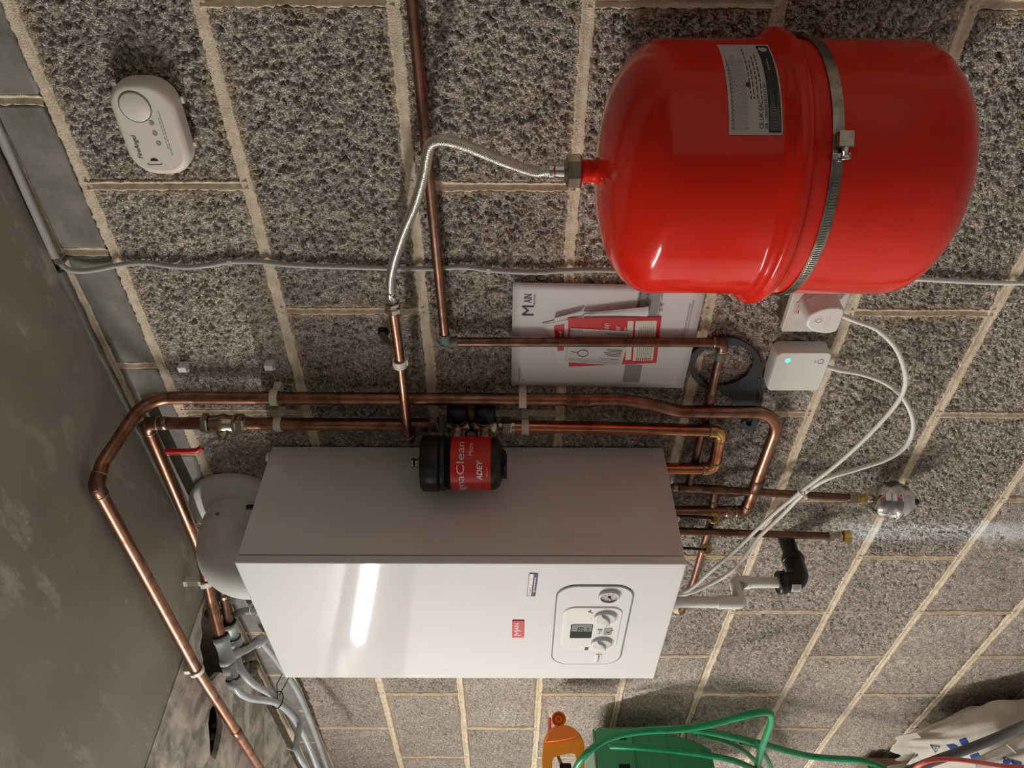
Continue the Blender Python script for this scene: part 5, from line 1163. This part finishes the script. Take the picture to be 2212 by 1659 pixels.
# ------------------------------------------------------------------ grey push-fit pipes at the broken corner
c1a, c1b = D0[0], atz(501, 1458, 2.325)
cp = thing('plastic_pipe', 'grey push-fit tee on the longer copper pipe with its curving plastic tail', 'pipe', c1b)
d = pdir(c1a, c1b)
def collet(par, p, d, r=.017, L=.004, mat='black'): MB().lathe([(r*.7, -L), (r, -L), (r, 0), (r*.7, 0)], p, d, 24, False).build('collet_ring', mat, par)
def coupling(par, p, d, L, r=.0158):
    return MB().lathe([(r, 0), (r+.0018, .001), (r+.0018, .011), (r, .013), (r-.0015, L*.5), (r, L-.013), (r+.0018, L-.011), (r+.0018, L-.001), (r-.001, L)], p, d, 28).build('coupling', 'greyplastic', par)
coupling(cp, c1a-d*.004, d, .062); collet(cp, c1a-d*.004, d, .0168)
q = c1a+d*.058; MB().lathe([(.0135, 0), (.0160, .002), (.0160, .018), (.0125, .022), (.0125, .034), (.0145, .036), (.0145, .052), (.011, .054)], q, d, 28).build('reducer', 'greyplastic', cp)
collet(cp, q, d, .0172); collet(cp, q+d*.036, d, .0155)
tl = [q+d*.05, atz(505, 1478, 2.312), atz(520, 1498, 2.305), atz(545, 1509, 2.297), atz(575, 1513, 2.288), atz(600, 1520, 2.280), atz(625, 1540, 2.270), atz(648, 1572, 2.262), atz(668, 1612, 2.252), atz(690, 1668, 2.235), atz(725, 1760, 2.21)]
MB().tube(spline(tl, 6), .0078, 16).build('pipe_tail', 'greyplastic', cp)
br = [c1a+d*.047, atz(535, 1402, 2.335), atz(556, 1388, 2.325)]; MB().tube([br[0].lerp(br[1], .15), br[1], br[2]], .0085, 16).build('tee_branch', 'greyplastic', cp)
bd_ = pdir(br[1], br[2]); MB().lathe([(.010, 0), (.0135, .001), (.0135, .024), (.011, .026)], br[2]-bd_*.004, bd_, 20).build('end_stop', 'greyplastic', cp)
c2a, c2b = S[2], atz(512, 1402, 2.350)
cq = thing('plastic_pipe', 'grey push-fit coupling on the short copper stub with its plastic tail', 'pipe', c2b)
d = pdir(c2a, c2b); coupling(cq, c2a-d*.004, d, .058, .0150); collet(cq, c2a-d*.004, d, .0162); collet(cq, c2a+d*.036, d, .0165)
MB().tube(spline([c2a+d*.05, atz(515, 1428, 2.338), atz(527, 1456, 2.325), atz(548, 1478, 2.312), atz(580, 1496, 2.296), atz(612, 1515, 2.278), atz(640, 1540, 2.268), atz(648, 1562, 2.258), atz(643, 1590, 2.252), atz(640, 1614, 2.250), atz(650, 1640, 2.242), atz(668, 1668, 2.232), atz(700, 1740, 2.21)], 6), .0078, 16).build('pipe_tail', 'greyplastic', cq)
c3 = thing('plastic_pipe', 'grey plastic pipe coming out behind the boiler edge along the wall', 'pipe', at(705, 1655, -.02))
MB().tube(spline(PP([(560, 1380, -.03), (600, 1430, -.028), (630, 1472, -.026), (648, 1505, -.024), (668, 1552, -.022), (686, 1600, -.02), (698, 1635, -.02), (712, 1675, -.02), (740, 1760, -.02)]), 6), .0078, 16).build('pipe_tail', 'greyplastic', c3)
c4 = thing('plastic_pipe', 'grey plastic elbow peeping out between flue and boiler top', 'pipe', at(530, 1320, -.05))
MB().tube(spline(PP([(504, 1330, -.045), (520, 1322, -.045), (545, 1320, -.04), (575, 1330, -.03)]), 6), .0085, 16).build('branch', 'greyplastic', c4)
p0, p1 = at(498, 1290, -.05), at(530, 1284, -.05); MB().lathe([(.0125, 0), (.015, .001), (.015, .013), (.012, .015), (.012, .03), (.010, .031)], p0, pdir(p0, p1), 20).build('coupling', 'greyplastic', c4)
MB().tube([p1.lerp(p0, .4), at(560, 1278, -.05)], .0075, 14).build('copper_end', 'copper', c4)
for i, (px, py) in enumerate(((538, 1296), (548, 1318))): MB().tube([at(px+9*math.cos(a), py+11*math.sin(a), -.06) for a in [2*PI*k/16 for k in range(16)]], .0013, 6, closed=True).build('tag_ring', 'nylon', c4)
for px, py, Y, lb in ((645, 1615, None, 'white clip round the grey plastic tail beside the cracked ceiling'), (697, 1637, -.02, 'white hooked clip on the grey pipe nearest the boiler')):
    c = atz(px, py, 2.250) if Y is None else at(px, py, Y); t = thing('pipe_clip', lb, 'clip', c, 'white clips on the grey pipes')
    u_, v_, w_ = basis((-.6, .15, -.7)); MB().tube([c+(u_*math.cos(a)+v_*math.sin(a))*.0098 for a in [2*PI*k/20*0.86 for k in range(20)]], .0022, 7).build('hook', 'nylon', t)
    dd = Vector((0, 1, 0)) if c.y > -.06 else Vector((0, .3, 1)); MB().tube([c+u_*.0098, c+u_*.0098+dd*(abs(c.y) if c.y > -.06 else .03)], .002, 7).build('stem', 'nylon', t)
bt_ = thing('cable_tie', 'black cable tie with a long end bundling the grey plastic pipes', 'tie', atz(600, 1517, 2.28))
c = atz(600, 1512, 2.282); u_, v_, w_ = basis(pdir(atz(575, 1500, 2.288), atz(625, 1535, 2.27)))
MB().tube([c+u_*.020*math.cos(a)+v_*.013*math.sin(a) for a in [2*PI*k/24 for k in range(24)]], .0014, 6, closed=True).build('loop', 'black', bt_)
for e in ((612, 1488), (598, 1480)): MB().tube([c+Vector((.004, 0, 0)), atz(e[0], e[1]-2, 2.275), atz(e[0]+12, e[1]-24, 2.268)], .0012, 6).build('tail', 'black', bt_)

# ------------------------------------------------------------------ hose reel, hose, orange tool
VA = math.radians(66); vu = Vector((math.cos(VA), math.sin(VA), 0)); vw = Vector((math.sin(VA), -math.cos(VA), 0))
HXR = -1.885
rl = thing('hose_reel', 'dark green hose reel box on the wall left of the boiler', 'hose reel', (HXR-.2, -.15, 1.12))
RZ1 = atx(1284, 1575, HXR).z; RYb = atx(1284, 1571, HXR).y; RZ0 = atx(1545, 1640, HXR).z
RF = Frame((HXR, 0, 0), (0, -1, 0), (0, 0, 1), (1, 0, 0))     # a = out of the wall, b = up, c = to the right
Zb = RZ1-(atx(1284, 1571, HXR).z-atx(1365, 1572, HXR).z)
b0 = -RYb
MB().prism([(b0, Zb), (b0+.26, Zb), (b0+.26, RZ1), (b0+.01, RZ1), (b0, RZ1-.01)], RF, -.42, 0, .004, 2).build('housing', 'greenbox', rl)
MB().box((b0+.13, RZ1+.003, -.2), (.25, .006, .40), .002, RF).build('lit_top_face', 'green_lit', rl)  # thin sheet on the box top, its light painted in
P = [(b0+.012, Zb+.004)]+[(b0+.012+.25*math.sin(PI/2*i/1)*0, 0) for i in range(0)]
zc_ = Zb; rr = Zb-RZ0
P = [(b0+.004, zc_)]+[(b0+.004+.05*(1-math.cos(a))*1.2, zc_-rr*math.sin(a)) for a in [PI/2*i/8 for i in range(1, 9)]]+[(b0+.26, zc_-rr), (b0+.26, zc_)]
MB().prism(P, RF, -.36, -.020, .004, 2).build('drum_cover', 'greenbox', rl)
sl_ = atx(1340, 1643, HXR); MB().box((-sl_.y+.06, sl_.z-.01, .001), (.10, .030, .003), .0, RF).build('slot', 'dark', rl)
MB().box((-atx(1345, 1594, HXR).y, atx(1345, 1594, HXR).z, .0008), (.010, .020, .002), 0, RF).build('catch_slot', 'dark', rl)
for i in range(2): MB().box((b0+.13, zc_-.05-.05*i, -.0195), (.25, .003, .003), .0, RF).build('rib', 'greenbox', rl)
def gh(label, pts, r=.0088, stripe=True):
    t = thing('garden_hose', label, 'hose', min(pts, key=lambda p: p.z), 'green hose loops'); sp_ = spline(pts, 7)
    MB().tube(sp_, r, 12).build('hose', 'green', t)
    n_ = Vector((.55, .25, .78)).normalized(); MB().tube([p+n_*r*.86 for p in sp_], r*.22, 6).build('stripe', 'yellowline', t); return t
gh('green hose loop arching over the front of the reel box', PP([(1225, 1720, -.25), (1247, 1655, -.24), (1278, 1618, -.22), (1322, 1592, -.195), (1390, 1579, -.18), (1470, 1575, -.175), (1540, 1563, -.17), (1605, 1546, -.165), (1645, 1538, -.16), (1664, 1541, -.155), (1666, 1560, -.15), (1656, 1588, -.145), (1645, 1620, -.14), (1630, 1680, -.14)]))
gh('green hose strand drooping out of the reel box slot', PP([(1318, 1612, -.13), (1370, 1614, -.14), (1440, 1620, -.145), (1520, 1630, -.15), (1590, 1645, -.15), (1650, 1672, -.15)]), .0080)
gh('green hose strand trailing away along the wall toward the sacks', PP([(1470, 1573, -.11), (1530, 1581, -.11), (1590, 1594, -.11), (1650, 1608, -.11), (1710, 1625, -.11), (1760, 1635, -.11), (1810, 1639, -.11), (1860, 1643, -.11), (1905, 1657, -.11), (1960, 1690, -.11)]))
gh('short green hose strand between the arch and the trailing strand', PP([(1505, 1586, -.09), (1560, 1600, -.09), (1605, 1621, -.09), (1640, 1655, -.09), (1660, 1690, -.09)]), .0070)
gh('short green hose strand crossing the far end of the arch', PP([(1600, 1602, -.075), (1632, 1612, -.075), (1655, 1635, -.075), (1672, 1672, -.075)]), .0070)
OC = at(1216, 1618, -.15)
OF = Frame(OC, vu, (0, 0, 1), vw)
def op(px, py):
    d_ = _ray(px, py); t_ = (OC-CAM).dot(vw)/d_.dot(vw); p = CAM+d_*t_-OC; return p.dot(vu), p.z
ot = thing('garden_tool', 'orange plastic tool handle with a cupped end hanging above the green reel', 'tool', (OC.x, OC.y, OC.z-.1))
body = [op(*q) for q in ((1173, 1612), (1176, 1596), (1186, 1580), (1197, 1570), (1212, 1566), (1228, 1568), (1240, 1574), (1252, 1586), (1260, 1602), (1262, 1625), (1262, 1650), (1258, 1700), (1240, 1740), (1200, 1740), (1178, 1700), (1171, 1650))]
opn = [op(*q) for q in ((1192, 1645), (1196, 1636), (1206, 1632), (1222, 1628), (1238, 1627), (1244, 1634), (1245, 1650), (1243, 1690), (1220, 1700), (1196, 1690))]
MB().slab(dens(body), [dens(opn)], OF, -.022, .016).build('grip_frame', 'orange', ot)
up_ = [op(*q) for q in ((1175, 1603), (1186, 1581), (1197, 1571), (1212, 1566.5), (1228, 1568.5), (1240, 1575), (1253, 1588), (1225, 1597), (1200, 1601))]
MB().prism(up_, OF, .014, .030, .003, 2).build('shoulder', 'orange_shaded', ot)
cc_ = op(1206, 1553); rr = abs(op(1206, 1536)[0]-op(1206, 1570)[0])/2
MB().lathe([(.007, -.035), (rr*.8, -.020), (rr*.97, .0), (rr, .012), (rr*.93, .012), (rr*.80, .002), (.012, -.010), (.0095, -.008), (.0095, .004), (.005, .004), (.005, -.006), (.0005, -.007)], OF(cc_[0], cc_[1], .014), vw, 32, False).build('cup', 'orange_shaded', ot)
MB().tube([OF(*op(1186, 1588), -.01), OF(*op(1188, 1570), -.012), OF(*op(1187, 1550), -.012)], .005, 10).build('pink_peg', 'pink', ot)
MB().box((*op(1222, 1672), -.004), (.05, .03, .02), .004, OF).build('dark_trigger', 'dark', ot)
nb = op(1212, 1642); MB().tube([OF(nb[0]+.015, nb[1]+.01, -.01), OF(nb[0]-.02, nb[1]-.006, -.01)], .004, 8).build('steel_rod', 'steel', ot)

# ------------------------------------------------------------------ sacks, drain hose, cord at the foot of the wall
def sack(name, label, c, a, b, h, rotz, seed, torn=True):
    r = np.random.default_rng(seed); nA, nZ = 72, 40; m = MB(); V = []
    ph = r.random(8)*6.28
    for j in range(nZ+1):
        v = j/nZ; z = h*v
        bul = (.80+.28*math.sin(PI*min(1, v*1.02))**.7)*(1-.35*max(0, v-.72)/.28)
        for i in range(nA):
            t_ = 2*PI*i/nA; ct, st_ = math.cos(t_), math.sin(t_); e_ = 2/2.8
            x = a*bul*math.copysign(abs(ct)**e_, ct); y = b*bul*(1-.45*max(0, v-.7)/.3)*math.copysign(abs(st_)**e_, st_)
            wv = .007*math.sin(5*t_+9*v+ph[0])+.005*math.sin(9*t_-14*v+ph[1])+.004*math.sin(17*t_+21*v+ph[2])
            zz_ = z+(.022*math.sin(3*t_+ph[3])+.012*math.sin(11*t_+ph[4]))*(v**6)
            V.append(Vector((x*(1+wv/a), y*(1+wv/a*1.5), zz_)))
    R = Matrix.Rotation(rotz, 3, 'Z'); V = [R @ p + Vector(c) for p in V]
    m.add(V, [(j*nA+i, j*nA+(i+1) % nA, (j+1)*nA+(i+1) % nA, (j+1)*nA+i) for j in range(nZ) for i in range(nA)])
    m.add(V[:nA], [tuple(range(nA))], False)
    inn_ = [p.lerp(sum(V[-nA:], Vector())/nA, .18)+Vector((0, 0, -.05)) for p in V[-nA:]]
    m.add(V[-nA:]+inn_, [(i, (i+1) % nA, nA+(i+1) % nA, nA+i) for i in range(nA)]); m.add(inn_, [tuple(range(nA))], False)
    t = thing(name, label, 'sack', c, 'paper sacks on the floor'); s_ = m.build('paper_bag', 'sack', t)
    tree = BVHTree.FromPolygons(V, [(j*nA+i, j*nA+(i+1) % nA, (j+1)*nA+(i+1) % nA, (j+1)*nA+i) for j in range(nZ) for i in range(nA)])
    def pr(px, py, off=.0015):
        d_ = _ray(px, py).normalized(); h_ = tree.ray_cast(CAM, d_)
        if h_[0] is None: return None
        n_ = h_[1] if h_[1].dot(d_) < 0 else -h_[1]; return h_[0]+n_*off
    return t, s_, pr
def decal(pr, corners, mat, nm, par, n=8, off=.0015):
    (x0, y0), (x1, y1), (x2, y2), (x3, y3) = corners; V = []
    for j in range(n+1):
        for i in range(n+1):
            s_, r_ = i/n, j/n; p = pr((x0*(1-s_)+x1*s_)*(1-r_)+(x3*(1-s_)+x2*s_)*r_, (y0*(1-s_)+y1*s_)*(1-r_)+(y3*(1-s_)+y2*s_)*r_, off)
            if p is None: return
            V.append(p)
    return MB().add(V, [(j*(n+1)+i, j*(n+1)+i+1, (j+1)*(n+1)+i+1, (j+1)*(n+1)+i) for j in range(n) for i in range(n)]).build(nm, mat, par)
def dstroke(pr, pts, r, mat, nm, par):
    P = [pr(*q, .002) for q in pts]
    if None not in P: MB().tube(P, r, 5).build(nm, mat, par)
s1c = at(2060, 1600, -.15)
t, s_, pr = sack('paper_sack', 'open paper sack with blue print and a warning triangle against the wall', (-1.905, -.112, 0), .20, .075, .615, .06, 3)
for q in (((2043, 1608), (2060, 1606), (2077, 1620), (2069, 1633)), ((2071, 1598), (2085, 1593), (2094, 1607), (2079, 1612)), ((2094, 1631), (2112, 1625), (2127, 1652), (2108, 1652))): decal(pr, q, 'blueprint', 'print_panel', t)
dstroke(pr, ((2009, 1608), (2029, 1612), (2021, 1624), (2009, 1608)), .0014, 'inkgrey', 'warning_triangle', t); dstroke(pr, ((2019, 1612), (2021, 1617)), .001, 'inkgrey', 'warning_triangle', t)
dstroke(pr, [(2064+4.5*math.cos(a), 1619+3.2*math.sin(a)) for a in [2*PI*i/10 for i in range(11)]], .0014, 'whiteink', 'lettering', t)
t, s_, pr = sack('paper_sack', 'full white paper sack printed with blue squares, in front of the open one', (-1.745, -.266, 0), .20, .060, .560, .36, 5)
for q in (((2168, 1599), (2206, 1609), (2206, 1633), (2168, 1625)), ((2166, 1635), (2206, 1646), (2207, 1665), (2166, 1665)), ((2181, 1586), (2197, 1590), (2204, 1602), (2190, 1598)), ((2098, 1632), (2114, 1628), (2126, 1652), (2112, 1652))): decal(pr, q, 'blueprint', 'print_panel', t)
dstroke(pr, ((2175, 1602+6), (2181, 1614), (2187, 1618), (2195, 1628)), .0016, 'whiteink', 'lettering', t)
dstroke(pr, ((2176, 1658), (2183, 1645), (2192, 1656)), .003, 'whiteink', 'lettering', t); dstroke(pr, ((2180, 1652), (2188, 1653)), .002, 'whiteink', 'lettering', t)
bxp = at(1935, 1640, -.11)
cb = thing('cardboard_box', 'brown cardboard box with a red patch beside the open paper sack', 'box', (-2.18, -.13, 0))
MB().box((-2.26, .30, .14), (.14, .60, .24), .003).build('carton', 'card', cb); MB().box((-2.188, .575, .09), (.004, .03, .06), 0).build('red_patch', 'redprint', cb)
flex('drain_hose', 'thick dark grey hose leaning across the paper sacks', 'hose', [at(2300, 1532, -.30), at(2212, 1568, -.30), at(2140, 1599, -.31), at(2080, 1622, -.32), at(2020, 1643, -.33), at(1960, 1668, -.34), at(1900, 1705, -.35)], .0095, 'rubber', 14)
flex('cord', 'thin pink cord arching in front of the paper sacks', 'cord', [at(1960, 1690, -.50), at(1978, 1660, -.50), at(2000, 1646, -.50), at(2030, 1640, -.50), at(2070, 1641, -.50), at(2115, 1647, -.50), at(2170, 1655, -.50), at(2240, 1658, -.50)], .0036, 'pink', 8)
